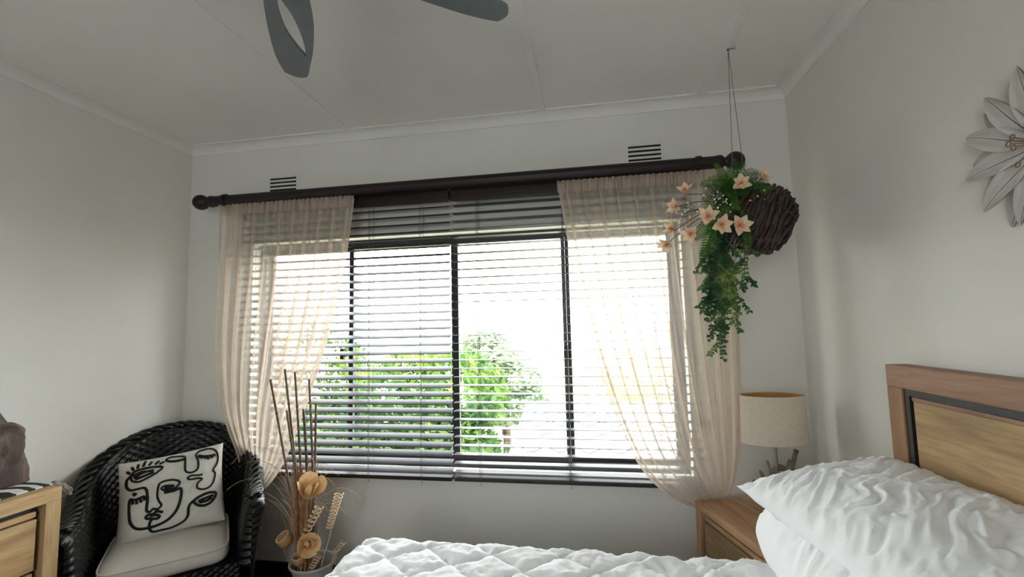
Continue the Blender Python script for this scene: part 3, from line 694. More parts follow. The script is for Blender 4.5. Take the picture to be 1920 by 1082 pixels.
for tp in tips:
    up = tp[2] > 0.02
    base = (FB[0] + rf.uniform(-.03, .03), FB[1] + rf.uniform(-.02, .02), FB[2] + (rf.uniform(-.04, .05)))
    if tp[0] in (0.031, -0.002, 0.02): base = (-0.09, -0.07, 0.05)
    fern(tp, base, 0.035 if not up else 0.03, 26, 0.030 + rf.uniform(-.004, .006), rf)

def vine(tip, rnd, k):
    base = Vector((-0.13 + rnd.uniform(-.05, .05), -0.06, -0.06)); c = Vector(tip)
    mid = Vector((base.x * 0.45 + c.x * 0.55 + rnd.uniform(-.015, .015), -0.075, base.z * 0.55 + c.z * 0.45))
    pts = curve([base, mid, c], 12); n = len(pts)
    st = MB().tube(pts, [0.0022 * (1 - 0.6 * i / n) for i in range(n)], 5).build('trailing_vine', VSTEM, hk)
    b = MB(); L = (c - base).length; nl = int(L / 0.0155)
    def leaf(p, d, ln, w):
        s = d.cross(Vector((rnd.uniform(-.5, .5), -1, rnd.uniform(-.3, .3)))).normalized(); q = p + d * ln; m = p + d * ln * 0.55; bow = Vector((0, -0.12 * ln, 0.1 * ln))
        b.add([p, m - s * w + bow, q, m + s * w + bow, p + d * ln * 0.25 - s * w * 0.7, p + d * ln * 0.25 + s * w * 0.7], [(0, 4, 1, 2, 3, 5)])
    for i in range(nl):
        t = 0.10 + 0.90 * i / nl; p = polyline_at(pts, t); d = (polyline_at(pts, min(1, t + .05)) - polyline_at(pts, max(0, t - .05))).normalized()
        for s in (-1, 1):
            p2 = polyline_at(pts, min(1, t + 0.02 * rnd.random()))
            a = Vector((s * rnd.uniform(0.2, 1.0), rnd.uniform(-0.9, 0.5), rnd.uniform(-0.6, 0.6))) + d * rnd.uniform(0.2, 0.8)
            leaf(p2, a.normalized(), rnd.uniform(0.017, 0.029) * (1.1 - 0.35 * t), rnd.uniform(0.0058, 0.0090))
        if i % 5 == 3 and t < 0.88:      # side sprig
            sd = Vector((rnd.choice((-1, 1)) * 0.55, rnd.uniform(-.4, .2), -0.75)).normalized(); sl = rnd.uniform(0.05, 0.085)
            b.tube([p, p + sd * sl], 0.001, 4)
            for k2 in range(7):
                pp = p + sd * sl * (k2 + 1) / 7
                for s in (-1, 1):
                    a = (Vector((s * rnd.uniform(.3, .9), rnd.uniform(-.7, .5), rnd.uniform(-.4, .5))) + sd * 0.6).normalized(); leaf(pp, a, rnd.uniform(0.013, 0.022), 0.0060)
    b.build('vine_leaves', VINE, st)
rv = random.Random(21)
for k, tp in enumerate([(-0.156, -0.056, -0.601), (-0.088, -0.056, -0.5), (-0.199, -0.056, -0.529), (-0.135, -0.076, -0.448), (-0.243, -0.056, -0.267), (-0.061, -0.036, -0.346), (-0.212, -0.076, -0.446), (-0.158, -0.036, -0.53), (-0.169, -0.076, -0.365), (-0.096, -0.076, -0.429), (-0.185, -0.07, -0.40)]):
    vine(tp, rv, k)
# lily-like blooms: six pointed petals, coral throat
def petal_mesh(ln, w, cup, mat, name, point=1.6):
    V = []; F = []; nu, nv = 4, 8
    for j in range(nv + 1):
        t = j / nv; ww = w * (sin(pi * (0.06 + 0.94 * t) ** 0.8) ** 0.8) * (1 - 0.15 * t) + 0.0008; zz = cup * (t ** 1.4) * ln
        for i in range(nu + 1):
            a = 2 * i / nu - 1; V.append((t * ln * 0.95, a * ww, zz * 0.6 + abs(a) ** 1.5 * ww * 0.35 - (0.35 * ln * max(0, t - 0.7) ** 2)))
    for j in range(nv):
        for i in range(nu): q = j * (nu + 1) + i; F.append((q, q + 1, q + nu + 2, q + nu + 1))
    me = bpy.data.meshes.new(name); me.from_pydata(V, [], F); me.materials.append(mat); me.polygons.foreach_set('use_smooth', [True] * len(F)); return me
PM = petal_mesh(0.043, 0.0135, 0.75, BLOOM, 'petal')
def flower(pos, face, sc, rnd):
    fr = Vector(face).normalized(); q = fr.to_track_quat('Z', 'Y').to_matrix().to_4x4()
    f = MB(); f.lathe([(0.001, -0.012), (0.004, -0.004), (0.007, 0.003), (0.004, 0.007)], 8)
    for a in range(5): f.tube([(0, 0, 0), (0.007 * cos(a * 1.26), 0.007 * sin(a * 1.26), 0.022)], [0.0012, 0.0016], 5)
    o = f.build('flower', BLOOMC, hk, True); o.matrix_local = Matrix.Translation(pos) @ q @ Matrix.Scale(sc, 4)
    a0 = rnd.uniform(0, 6)
    for k in range(6): part_copy('petal', PM, o, Matrix.Rotation(a0 + k * pi / 3, 4, 'Z') @ Matrix.Rotation(-0.12 - 0.25 * (k % 2), 4, 'Y'))
    d = Vector(pos) - fr * 0.012
    MB().tube(curve([d, d.lerp(Vector(FB), 0.5) + Vector((0, 0.0, 0.02)), Vector(FB)], 5), 0.0016, 5).build('flower_stalk', VSTEM, hk)
rw = random.Random(5)
for pos, face, s in [((-0.071, -0.116, 0.066), (-.1, -1, .1), 1.0), ((0.010, -0.105, 0.085), (.4, -.8, .5), 1.0), ((-0.255, -0.036, 0.074), (-.3, -.7, .7), .95), ((-0.294, -0.036, 0.017), (-.7, -.7, -.1), .95),
                     ((-0.201, -0.136, -0.058), (-.2, -1, .2), 1.1), ((-0.162, -0.156, -0.092), (.1, -1, -.3), 1.1), ((-0.100, -0.156, -0.100), (.2, -1, -.1), 1.15), ((-0.257, -0.106, -0.110), (-.5, -.8, -.3), 1.0),
                     ((-0.306, -0.006, -0.071), (-.7, -.5, .3), 1.0), ((-0.326, 0.014, -0.124), (-.6, -.5, -.6), 1.0)]:
    flower(pos, face, s, rw)
for cpos, n, sp_ in (((-0.158, -0.13, 0.0), 26, 0.030), ((-0.27, -0.06, -0.013), 14, 0.020), ((-0.045, -0.11, 0.07), 7, 0.016), ((-0.03, -0.14, 0.02), 8, 0.03)):
    g = MB(); st = MB(); rb = random.Random(n)
    for _ in range(n):
        p = Vector(cpos) + Vector((rb.gauss(0, sp_), rb.gauss(0, 0.012), rb.gauss(0, sp_ * 0.8))); g.ball(p, rb.uniform(0.0026, 0.0044), 7, 5)
        st.tube([p, Vector(cpos).lerp(Vector(FB), 0.35)], 0.0006, 4)
    s_ = st.build('white_filler_sprig', VSTEM, hk); g.build('buds', BABY, s_, True)

# ------------------------------------------------------------------ wooden flower on the side wall
WF = thing('wall_flower', (XR - 0.003, 1.132, 1.715), 'large whitewashed wooden flower hung on the wall above the headboard', 'wall decoration')
def wpetal(ln, w, cup):
    V = []; F = []; nu, nv = 6, 14
    for s in (1, -1):
        for j in range(nv + 1):
            t = j / nv; ww = w * (sin(pi * t ** 0.85) ** 0.75) * (1.0 if t < 0.98 else 0.5) + 0.0006
            for i in range(nu + 1):
                a = 2 * i / nu - 1
                V.append((0.018 + t * ln, a * ww, cup * t * ln - 0.10 * ln * t * t + 0.35 * ww * (a * a) + s * 0.0013))
        k = 0 if s > 0 else (nu + 1) * (nv + 1)
        for j in range(nv):
            for i in range(nu):
                q = k + j * (nu + 1) + i; f = (q, q + 1, q + nu + 2, q + nu + 1); F.append(f if s > 0 else f[::-1])
    me = bpy.data.meshes.new('petal'); me.from_pydata(V, [], F); me.materials.append(WPETAL); me.polygons.foreach_set('use_smooth', [True] * len(F))
    b = MB(); b.tube([(0.018 + t * ln, 0.0015 * sin(6 * t), cup * t * ln - 0.10 * ln * t * t + 0.0016) for t in np.linspace(0.05, 0.96, 14)], [0.0011 * (1 - 0.6 * t) for t in np.linspace(0, 1, 14)], 5)
    mv = bpy.data.meshes.new('vein'); mv.from_pydata(b.V, [], b.F); mv.materials.append(VEIN)
    return me, mv
base = Matrix(((0, 0, -1, 0), (-1, 0, 0, 0), (0, 1, 0, 0), (0, 0, 0, 1)))     # local x -> -y (toward camera), y -> up, z -> off the wall
for (ln, w, cup, off, n, z) in ((0.182, 0.029, 0.08, 9, 11, 0.004), (0.162, 0.027, 0.26, -7, 11, 0.012)):
    pm, vm = wpetal(ln, w, cup)
    for k in range(n):
        a = radians(off + 360 * k / n + random.uniform(-3, 3))
        M = base @ Matrix.Translation((0, 0, z)) @ Matrix.Rotation(a, 4, 'Z') @ Matrix.Rotation(radians(random.uniform(-7, 7)), 4, 'X')
        p = part_copy('petal', pm, WF, M); v = bpy.data.objects.new('vein', vm); COL.objects.link(v); v.parent = p
for k in range(15):
    a = random.uniform(0, 2 * pi); r1 = random.uniform(0.02, 0.055); h = random.uniform(0.02, 0.035)
    pts = [(0.004 * cos(a), 0.004 * sin(a), 0.012), (r1 * .6 * cos(a), r1 * .6 * sin(a), h)] + [(r1 * cos(a) + 0.006 * cos(a + t), r1 * sin(a) + 0.006 * sin(a + t), h + 0.004) for t in np.linspace(pi, 3 * pi, 9)]
    o = MB().tube(pts, 0.0014, 5).build('wire_stamen', BRASS, WF); o.matrix_local = base
o = MB().lathe([(0.012, 0.0), (0.022, 0.004), (0.022, 0.016), (0.008, 0.022)], 16).build('hub', BRASS, WF); o.matrix_local = base

# ------------------------------------------------------------------ wicker armchair
PSI = radians(42); CHO = Vector((-1.990, 1.945, 0))
ch = thing('wicker_armchair', CHO, 'black woven wicker tub armchair in the corner', 'armchair', rz=PSI)
def weave_shell():
    Rr = 0.275; st = 0.32; arc = pi * Rr; tot = 2 * st + arc
    NS_, NW = 270, 130
    def plan(s):                                        # position and outward normal in plan, front is -y
        if s < st: return Vector((-Rr, -0.28 + s, 0)), Vector((-1, 0, 0))
        if s > st + arc: return Vector((Rr, 0.04 - (s - st - arc), 0)), Vector((1, 0, 0))
        a = (s - st) / Rr; n = Vector((-cos(a), sin(a), 0)); return Vector((0, 0.04, 0)) + n * Rr, n
    def rim(s):
        q = abs(2 * s / tot - 1)                         # 0 at the back, 1 at the arm fronts
        return 0.585 + 0.262 * (0.5 + 0.5 * cos(pi * min(1, q * 1.12))) ** 0.9
    def sec(h, s):                                       # polyline (offset outwards, height)
        lean = 0.05 * (h - 0.3) / 0.5
        r = 0.043; P = []
        for t in np.linspace(0, 1, 64): P.append((-0.018 + lean * t, 0.30 + (h - r - 0.30) * t))
        cx_ = -0.018 + lean + r
        for t in np.linspace(pi, 0, 26)[1:]: P.append((cx_ + r * cos(t), h - r + r * sin(t)))
        for t in np.linspace(0, 1, 90)[1:]: P.append((cx_ + r - 0.055 * t - 0.012 * sin(pi * t), (h - r) + (0.05 - h + r) * t))
        return P
    V = []; w = 0.017; rows = 0
    ss = np.linspace(0, tot, NS_)
    rings = []
    for s in ss:
        p, n = plan(s); S = sec(rim(s), s); arcl = 0; ring = []
        for i, (o, z) in enumerate(S):
            a, b = S[max(0, i - 1)], S[min(len(S) - 1, i + 1)]
            tx, tz = b[0] - a[0], b[1] - a[1]; L = hypot(tx, tz) or 1
            nx, nzv = -tz / L, tx / L
            if i: arcl += hypot(S[i][0] - S[i - 1][0], S[i][1] - S[i - 1][1])
            d = 0.0050 * sin(pi * s / (w * 1.5)) * sin(pi * arcl / w)
            ring.append(p + n * (o + nx * d) + Vector((0, 0, z + nzv * d)))
        rings.append(ring)
    # rounded arm fronts
    def cap(ring, sgn):
        m_ = len(ring); out = []
        for t in (0.25, 0.5, 0.72, 0.88, 0.97, 1.0):
            k = max(0.06, sqrt(max(0.0, 1 - t * t))); row = []
            for i, v in enumerate(ring):
                j_ = m_ - 1 - i; cxm = 0.5 * (min(r.x for r in ring) + max(r.x for r in ring))
                row.append(Vector((cxm + (v.x - cxm) * k, v.y - 0.045 * t - 0.0045 * sin(pi * v.z / 0.017) * (1 if i < m_ / 2 else -1), v.z - 0.030 * (1 - k) * max(0.0, min(1, (v.z - 0.45) / 0.13)))))
            out.append(row)
        return out
    rings = cap(rings[0], -1)[::-1] + rings + cap(rings[-1], 1)
    m = len(rings[0]); V = [v for r in rings for v in r]
    F = [(j * m + i, j * m + i + 1, (j + 1) * m + i + 1, (j + 1) * m + i) for j in range(len(rings) - 1) for i in range(m - 1)]
    for base_ in (0, (len(rings) - 1) * m): F.append(tuple(base_ + i for i in range(m)))
    o = obj_from('woven_shell', V, F, WICKB, ch, True)
    # braided rim
    for ph in (0, 2 * pi / 3, 4 * pi / 3):
        pts = []
        for s in np.linspace(0, tot, 320):
            p, n = plan(s); h = rim(s); a = s * 55 + ph
            lean = 0.05 * (h - 0.3) / 0.5
            pts.append(p + n * (-0.018 + lean + 0.043 + 0.022 * cos(a)) + Vector((0, 0, h + 0.003 + 0.008 * sin(a))))
        MB().tube(pts, 0.0095, 6).build('rim_braid', WICKB, ch, True)
weave_shell()
ap = MB(); W_ = 0.0135
ap.grid(lambda u, v: Vector((-0.272 + 0.544 * u, -0.292 - 0.0035 * sin(pi * u * 0.57 / (W_ * 1.5)) * sin(pi * v * 0.28 / W_), 0.06 + 0.262 * v)), 170, 84)
ap.box2((-0.25, -0.28, 0.27), (0.25, 0.23, 0.322)); ap.build('seat_base', WICKB, ch, True)
for x, yy in ((-0.26, -0.25), (0.26, -0.25), (-0.2, 0.24), (0.2, 0.24)): MB().tube([(x, yy, 0), (x, yy, 0.09)], [0.022, 0.026], 12).build('leg', WICKB, ch)
def chw(p): return Matrix.Translation(CHO) @ Matrix.Rotation(PSI, 4, 'Z') @ Vector(p)
# seat cushion: soft box with a piped edge
def seat_cushion():
    lx, ly, lz = 0.232, 0.255, 0.048
    def f(u, v):
        th = 2 * pi * u; ph = pi * (v - 0.5)
        def se(c, e): return math.copysign(abs(c) ** e, c)
        x = lx * se(cos(th), 0.28) * se(cos(ph), 0.30); y = ly * se(sin(th), 0.28) * se(cos(ph), 0.30); z = lz * se(sin(ph), 0.75)
        z += (0.010 * (1 - (x / lx) ** 2) * (1 - (y / ly) ** 2)) * (1 if z > 0 else 0) + 0.005 * nz(x * 6, y * 6, 3)
        return Vector((x, y, z))
    o = MB().grid(f, 96, 30, closed_u=True).build('seat_cushion', CREAM, None, True)
    o.location = chw((0, -0.055, 0.366)); o.rotation_euler = (0, 0, PSI)
    tag(o, 'pale padded seat cushion on the black armchair', 'cushion')
    MB().tube([(lx * 0.985 * math.copysign(abs(cos(t)) ** 0.28, cos(t)), ly * 0.985 * math.copysign(abs(sin(t)) ** 0.28, sin(t)), 0.030) for t in np.linspace(0, 2 * pi, 100)], 0.0035, 6, False).build('piping', CREAM, o, True)
seat_cushion()
# throw pillow with stitched line-drawn faces
PW, PH, PT = 0.43, 0.375, 0.15
pil_rot = Matrix.Rotation(PSI - radians(6), 4, 'Z') @ Matrix.Rotation(radians(-6), 4, 'Y') @ Matrix.Rotation(radians(68), 4, 'X')
tp = pillow('throw_pillow', chw((-0.005, 0.045, 0.582)), (PW, PH, PT), pil_rot, 'off-white throw pillow with black line-drawn faces on the armchair', 'pillow', PILLOWC, 9.0, 0.004, None, 0.05, 60, 3.2)
def pil_z(a, b): return max(0.0, (1 - abs(a) ** 3.2) * (1 - abs(b) ** 3.2)) ** 0.55 * PT / 2
STROKES = [[(240,310),(280,280),(380,262),(470,265),(440,300),(380,335),(300,365),(245,350),(240,310)], [(262,335),(330,300),(410,285)], [(275,345),(340,325),(410,300)], [(255,320),(310,295),(350,292)],
 [(228,300),(203,285)], [(255,275),(238,250)], [(285,262),(285,230)], [(325,250),(335,205)], [(370,245),(385,212)], [(415,240),(440,210)], [(445,240),(480,222)],
 [(235,320),(205,350),(205,395),(240,420),(300,415),(345,412),(365,440),(370,500),(365,570),(390,582),(410,565),(440,570),(470,545),(450,510),(440,470),(450,400),(480,378),(540,370),(590,380),(600,400),(570,430),(520,450),(470,430),(490,410),(545,410)],
 [(490,425),(560,415)], [(500,438),(550,430)],
 [(490,460),(560,450),(610,440),(605,520),(570,600),(500,660),(400,690),(300,690),(250,650),(235,590),(235,490),(280,490),(350,470)],
 [(255,490),(262,520)], [(290,488),(292,522)], [(315,480),(325,512)], [(345,472),(350,500)], [(265,440),(272,458),(290,445)], [(268,450),(285,452)],
 [(480,595),(440,585),(410,600),(370,605),(360,625),(400,632),(440,635),(455,620),(430,608),(390,612)], [(400,640),(385,660),(380,700),(400,725),(460,722),(540,712),(620,680),(655,640),(665,580),(690,545),(720,530)],
 [(700,545),(740,575),(800,575),(850,540),(875,490),(820,485),(760,505),(720,525),(700,545)], [(735,545),(790,525),(855,505)], [(745,555),(800,545),(840,525)],
 [(635,212),(580,222),(520,222),(490,205),(520,183),(600,182),(635,195),(640,240),(645,310),(690,325),(735,300),(740,240),(720,180),(750,145),(820,133),(870,150),(895,200),(890,260),(860,310),(875,340),(860,400),(830,440),(780,457),(735,445),(735,410),(770,380),(740,372),(680,378),(660,365),(690,348),(730,350),(775,345)],
 [(740,190),(800,200),(870,190)], [(770,195),(765,215)], [(795,200),(795,220)], [(820,200),(820,225)], [(845,195),(850,215)], [(860,185),(870,200)], [(745,185),(755,205)]]
eb = MB()
for stk in STROKES:
    pts = []
    for x, yv in stk:
        u = (x - 120) / 805; top = 215 - 130 * u; bot = 800 - 100 * u; v = (yv - top) / (bot - top)
        pts.append(Vector((2 * u - 1, 1 - 2 * v, 0)))
    if len(pts) > 2: pts = curve(pts, 5)
    Q = []
    for p in pts: Q.append((p.x * PW / 2 * (1 - 0.05 * (1 - p.y ** 2) * p.x ** 2), p.y * PH / 2 * (1 - 0.05 * (1 - p.x ** 2) * p.y ** 2), pil_z(p.x, p.y) + 0.0025))
    eb.tube(Q, 0.0060, 6, True, 0.7)
eb.build('stitched_faces', INK, tp, True)

# ------------------------------------------------------------------ dresser, runner, driftwood sculpture
DR = thing('dresser', (-2.145, 0.725, 0), 'light mango-wood dresser with black recessed drawers along the wall', 'dresser', rz=pi)
# local front is -x -> world +x after the half turn
carcass(DR, 0.215, 0.70, 0.802, MANGO, MANGOZ, 0.05, 0.048, 3, MANGO, 0.05)
rn = MB(); rn.box2((-0.18, -0.70, 0), (0.175, 0.70, 0.0035)); rn = rn.build('table_runner', ZEBRA); rn.location = (-2.15, 0.728, 0.803)
tag(rn, 'zebra-striped cloth runner lying on top of the dresser', 'table runner')
rt = random.Random(3); 
for (tx, ty) in ((0.165, 0.70), (-0.15, 0.70)):
    b = MB(); b.ball((tx, ty + 0.010, 0.0), 0.010)
    for _ in range(130):
        a = rt.uniform(0, 2 * pi); r = rt.uniform(0, 0.034); b.tube([(tx, ty + 0.010, 0.0), (tx + 0.4 * r * cos(a), ty + 0.03 + 0.4 * r * sin(a), -0.012), (tx + r * cos(a), ty + 0.048 + r * sin(a) * 0.6, -0.045 + rt.uniform(-0.012, 0.012))], 0.0015, 4)
    b.build('tassel', TASS, rn)
def sculpture():
    V = []; nu, nv = 40, 40
    def f(u, v):
        th = 2 * pi * u
        lean = 0.010 * sin(3 * v)
        top = 0.275 + 0.0 * u
        r = 0.072 * (1 - 0.12 * v) * (1 + 0.05 * sin(5 * v + 1)) if v < 0.72 else 0.072 * 0.91 * sqrt(max(0.0, 1 - ((v - 0.72) / 0.30) ** 2))
        r *= 1 + 0.22 * nz(cos(th) * 1.2, sin(th) * 1.2, v * 2.2, 3) + 0.10 * sin(3 * th + 2 * v)
        r += 0.006 * nz(cos(th) * 5, sin(th) * 5, v * 4, 3)
        hz_ = 0.225 * v + 0.06 * max(0, cos(th - 3.9)) * v ** 4
        return Vector((r * cos(th) * 0.72 + lean, r * sin(th) * 1.05, hz_))
    b = MB().grid(f, nu, nv, closed_u=True); b.F.append(tuple(range(nu - 1, -1, -1))); b.F.append(tuple(nv * nu + i for i in range(nu)))
    o = b.build('root_sculpture', DRIFTZ, None, True); o.location = (-2.15, 1.375, 0.8065)
    tag(o, 'rough dark brown driftwood sculpture standing on the zebra runner', 'sculpture')
sculpture()

# ------------------------------------------------------------------ floor vase and dried arrangement
VO = Vector((-1.322, 2.05, 0))
vz = MB().lathe([(0.055, 0.0), (0.075, 0.01), (0.092, 0.06), (0.096, 0.12), (0.088, 0.19), (0.086, 0.225), (0.094, 0.25), (0.103, 0.262), (0.106, 0.270), (0.100, 0.274), (0.092, 0.266), (0.080, 0.235), (0.080, 0.10), (0.05, 0.03)], 40)
vz = vz.build('floor_vase', VASE, None, True); vz.location = VO; tag(vz, 'grey stoneware vase on the floor holding dried stems', 'vase')
reeds = [((-1.552, 1.117), -0.02), ((-1.489, 1.164), 0.0), ((-1.448, 1.148), 0.02), ((-1.350, 1.114), -0.01), ((-1.453, 0.968), -0.03), ((-1.399, 0.968), 0.02), ((-1.370, 0.968), -0.02), ((-1.325, 0.997), 0.01)]
rr_ = random.Random(8)
words = ['longest reed leaning furthest towards the armchair', 'tall upright reed with the highest tip in the vase', 'tall thin reed beside the highest one', 'tall thin reed on the bed side of the vase',
         'short reed between the two leaning tall reeds', 'short reed at the middle of the bundle', 'short reed just past the middle of the bundle', 'short thick reed nearest the bed in the bundle']
for (tp_, dy), wd in zip(reeds, words):
    b0 = VO + Vector((0.25 * (tp_[0] - VO.x) * 0.5 + rr_.uniform(-.02, .02) + 0.0, rr_.uniform(-.02, .02), 0.05)); tpv = Vector((tp_[0], 2.05 + dy, tp_[1]))
    pts = [b0.lerp(tpv, t) + Vector((0.010 * sin(pi * t), 0, 0)) - b0 for t in np.linspace(0, 1, 14)]
    b = MB(); b.tube(pts, [0.0062 - 0.0012 * i / 14 for i in range(14)], 8)
    for t in (0.3, 0.5, 0.68, 0.85):
        i = int(t * 13); b.tube([pts[i] - (pts[i + 1] - pts[i]) * 0.04, pts[i] + (pts[i + 1] - pts[i]) * 0.04], 0.0074, 8)
    o = b.build('dried_reed', REED, None, True); o.location = b0; tag(o, wd, 'reed', 'reeds in the floor vase')
# straw sheaf
b = MB()
for _ in range(260):
    a = rr_.uniform(0, 2 * pi); r0 = rr_.uniform(0, 0.035); top = rr_.uniform(0.45, 0.74)
    x1 = -0.055 + rr_.gauss(0, 0.026); y1 = rr_.gauss(0, 0.028)
    b.tube([(r0 * cos(a) * 0.6 - 0.02, r0 * sin(a), 0.06), ((-0.04 + x1) / 2 + rr_.gauss(0, .008), y1 * 0.7, 0.33), (x1 + rr_.gauss(0, 0.010), y1, top)], [0.0016, 0.0020, 0.0010], 4)
o = b.build('straw_sheaf', STRAW); o.location = VO; tag(o, 'dense bundle of brown straw standing in the vase', 'straw', kind='stuff')
# long thin wispy grass arching out
b = MB()
for k in range(40):
    s = -1 if k < 24 else 1; reach = rr_.uniform(0.06, 0.24) if s < 0 else rr_.uniform(0.05, 0.17); h = rr_.uniform(0.36, 0.62); tm_ = rr_.uniform(1.3, 2.5)
    yo = rr_.uniform(-0.10, 0.10)
    b.tube([(-0.045 + s * reach * (1 - cos(t)), yo * t / 2.5, 0.18 + h * sin(min(t, pi / 2)) - (0.22 * h * (t - pi / 2) ** 2 if t > pi / 2 else 0)) for t in np.linspace(0, tm_, 20)], 0.0009, 4)
o = b.build('wispy_grass', CURL); o.location = VO; tag(o, 'fine wispy dried grass arching out of the vase', 'dried grass', kind='stuff')
# curled canes
def curl(name, a, b_, r, turns, label):
    A_, B_ = Vector(a) - VO, Vector(b_) - VO; d = (A_ - B_).normalized(); e = d.orthogonal().normalized(); g = d.cross(e); n = int(turns * 14)
    pts = [B_.lerp(A_, i / n) + e * (cos(2 * pi * turns * i / n) * r * (0.75 + 0.35 * i / n)) + g * (sin(2 * pi * turns * i / n) * r * (0.75 + 0.35 * i / n)) for i in range(n + 1)]
    stem = curve([Vector((0.0, 0.0, 0.08)), Vector((B_.x * 0.6, B_.y, B_.z * 0.6)), pts[0]], 5)
    m = MB(); m.tube(stem, 0.003, 6)
    o = m.build(name, CURL, None, True); o.location = VO; tag(o, label, 'dried cane', 'curled canes in the vase')
    MB().tube(pts, [0.0030] * (n + 1), 6).build('spiral', CURL, o, True)
curl('curled_cane', (-1.180, 2.03, 0.590), (-1.232, 2.03, 0.425), 0.017, 11, 'tight cane spiral leaning out towards the bed')
curl('curled_cane', (-1.262, 2.0, 0.540), (-1.352, 1.99, 0.365), 0.017, 9, 'loose cane spiral in front of the straw bundle')
curl('curled_cane', (-1.262, 2.0, 0.325), (-1.305, 2.0, 0.250), 0.013, 6, 'small cane spiral just above the vase rim')
curl('curled_cane', (-1.160, 2.04, 0.370), (-1.210, 2.04, 0.315), 0.011, 5, 'small low cane spiral nearest the quilt')
# shaved-wood blooms and cup pods
def scoop(name, pos, face, r, n, label, mat, cat):
    q = Vector(face).normalized().to_track_quat('Z', 'Y').to_matrix().to_4x4()
    o = MB().lathe([(0.004, -0.02), (0.010, -0.008), (0.008, 0.010), (0.002, 0.016)], 10).build(name, mat, None, True); o.location = pos; tag(o, label, cat, 'wood-shaving flowers in the vase')
    for k in range(n):
        a = 2 * pi * k / n; lay = k % 2
        def f(u, v, a=a, lay=lay):
            w = (u - 0.5) * (1.75 - 0.5 * lay) * (0.55 + 0.5 * sin(pi * min(1, v * 0.85)))
            rr2 = r * (0.16 + (0.55 - 0.25 * lay) * sin(pi * 0.62 * v) + (0.30 * v ** 4 if not lay else -0.08 * v))
            z = r * (-0.55 + (1.55 + 0.25 * lay) * v - 0.25 * v * (2 * u - 1) ** 2) + 0.003 * sin(9 * u + k)
            return Vector((rr2 * cos(a + w), rr2 * sin(a + w), z))
        p = MB().grid(f, 6, 6).build('petal', mat, o, True); p.matrix_local = q
    st = MB().tube(curve([Vector((0, 0, 0)), Vector((-0.01, 0, -0.12)), VO + Vector((0.0, 0, 0.1)) - Vector(pos)], 5), 0.0022, 6).build('stalk', STRAW, o)
scoop('shaved_wood_flower', (-1.295, 1.97, 0.610), (0.45, -0.35, 0.75), 0.066, 8, 'largest cream wood-shaving flower, level with the window sill', SHAVE, 'dried flower')
scoop('shaved_wood_flower', (-1.292, 1.96, 0.385), (0.62, -0.70, 0.30), 0.052, 8, 'cream wood-shaving flower low in front of the straw bundle', SHAVE, 'dried flower')
def pod(pos, face, r, label):
    q = Vector(face).normalized().to_track_quat('Z', 'Y').to_matrix().to_4x4()
    o = MB().lathe([(0.003, -r * 0.9), (r * 0.6, -r * 0.75), (r * 0.95, -r * 0.1), (r * 0.92, r * 0.6), (r * 0.86, r * 0.72), (r * 0.74, r * 0.70), (r * 0.78, 0), (r * 0.4, -r * 0.5)], 20, q).build('seed_pod', PODM, None, True)
    o.location = pos; tag(o, label, 'seed pod', 'cup-shaped pods in the vase')
    qi = q @ Vector((0, 0, r * 0.7))
    MB().tube([qi + q.to_3x3() @ Vector((r * 0.82 * cos(t), r * 0.82 * sin(t), 0)) for t in np.linspace(0, 2 * pi, 24)], r * 0.08, 5, False).build('lip', CURL, o, True)
    MB().tube(curve([q @ Vector((0, 0, -r * 0.8)), Vector((0.0, 0, -r * 1.8)), VO + Vector((0, 0, 0.08)) - Vector(pos)], 5), 0.0022, 6).build('stalk', STRAW, o)
pod((-1.432, 2.0, 0.380), (-0.35, -0.5, 0.8), 0.036, 'round cup-shaped pod standing out towards the armchair')
pod((-1.350, 1.985, 0.305), (0.0, -0.35, 0.95), 0.030, 'small cup-shaped pod just inside the vase rim')

# ------------------------------------------------------------------ outside: garden, trees, neighbour's roof
gd = MB().box2((-60, YB + T + 0.02, -2.9), (60, 90, -2.7)).build('ground', GRASS); structure(gd)
def leaf_cloud(centres, n, size, seed, flat=0.0):
    r = np.random.default_rng(seed); C_ = np.array([c[:3] for c in centres]); R_ = np.array([c[3:6] for c in centres])
    wts = R_.prod(1) ** 0.67; k = r.choice(len(C_), n, p=wts / wts.sum())
    d = r.normal(size=(n, 3)); d /= np.linalg.norm(d, axis=1)[:, None]
    P = C_[k] + d * R_[k] * (r.uniform(0.45, 1.0, n) ** 0.5)[:, None]
    a = r.normal(size=(n, 3)); a[:, 2] *= (1 - flat); a /= np.linalg.norm(a, axis=1)[:, None]
    b = np.cross(a, r.normal(size=(n, 3))); b /= np.linalg.norm(b, axis=1)[:, None]
    s = size * r.uniform(0.6, 1.3, n)[:, None]
    V = np.stack([P - a * s, P + b * s * 0.42, P + a * s, P - b * s * 0.42], 1).reshape(-1, 3)
    F = np.arange(n * 4).reshape(-1, 4); return V, F
def tree(name, base, centres, n, size, mat, seed, label, cat='tree', flat=0.0):
    t = thing(name, base, label, cat, 'garden trees and shrubs'); B_ = Vector(base)
    cen = [(c[0] - B_.x, c[1] - B_.y, c[2] - B_.z, *c[3:]) for c in centres]
    V, F = leaf_cloud(cen, n, size, seed, flat); obj_from('crown', V, F, mat, t)
    b = MB(); top = max(c[2] for c in cen)
    b.tube([(0, 0, 0), (0.05, 0.03, top * 0.5), (0, 0, top * 0.9)], [0.11, 0.08, 0.03], 8)
    for c in cen: b.tube([(0, 0, max(0.2, c[2] - 1.0)), (c[0] * 0.6, c[1] * 0.6, c[2] - 0.3), c[:3]], [0.05, 0.03, 0.012], 6)
    b.build('trunk', BARK, t)
GZ = -2.7
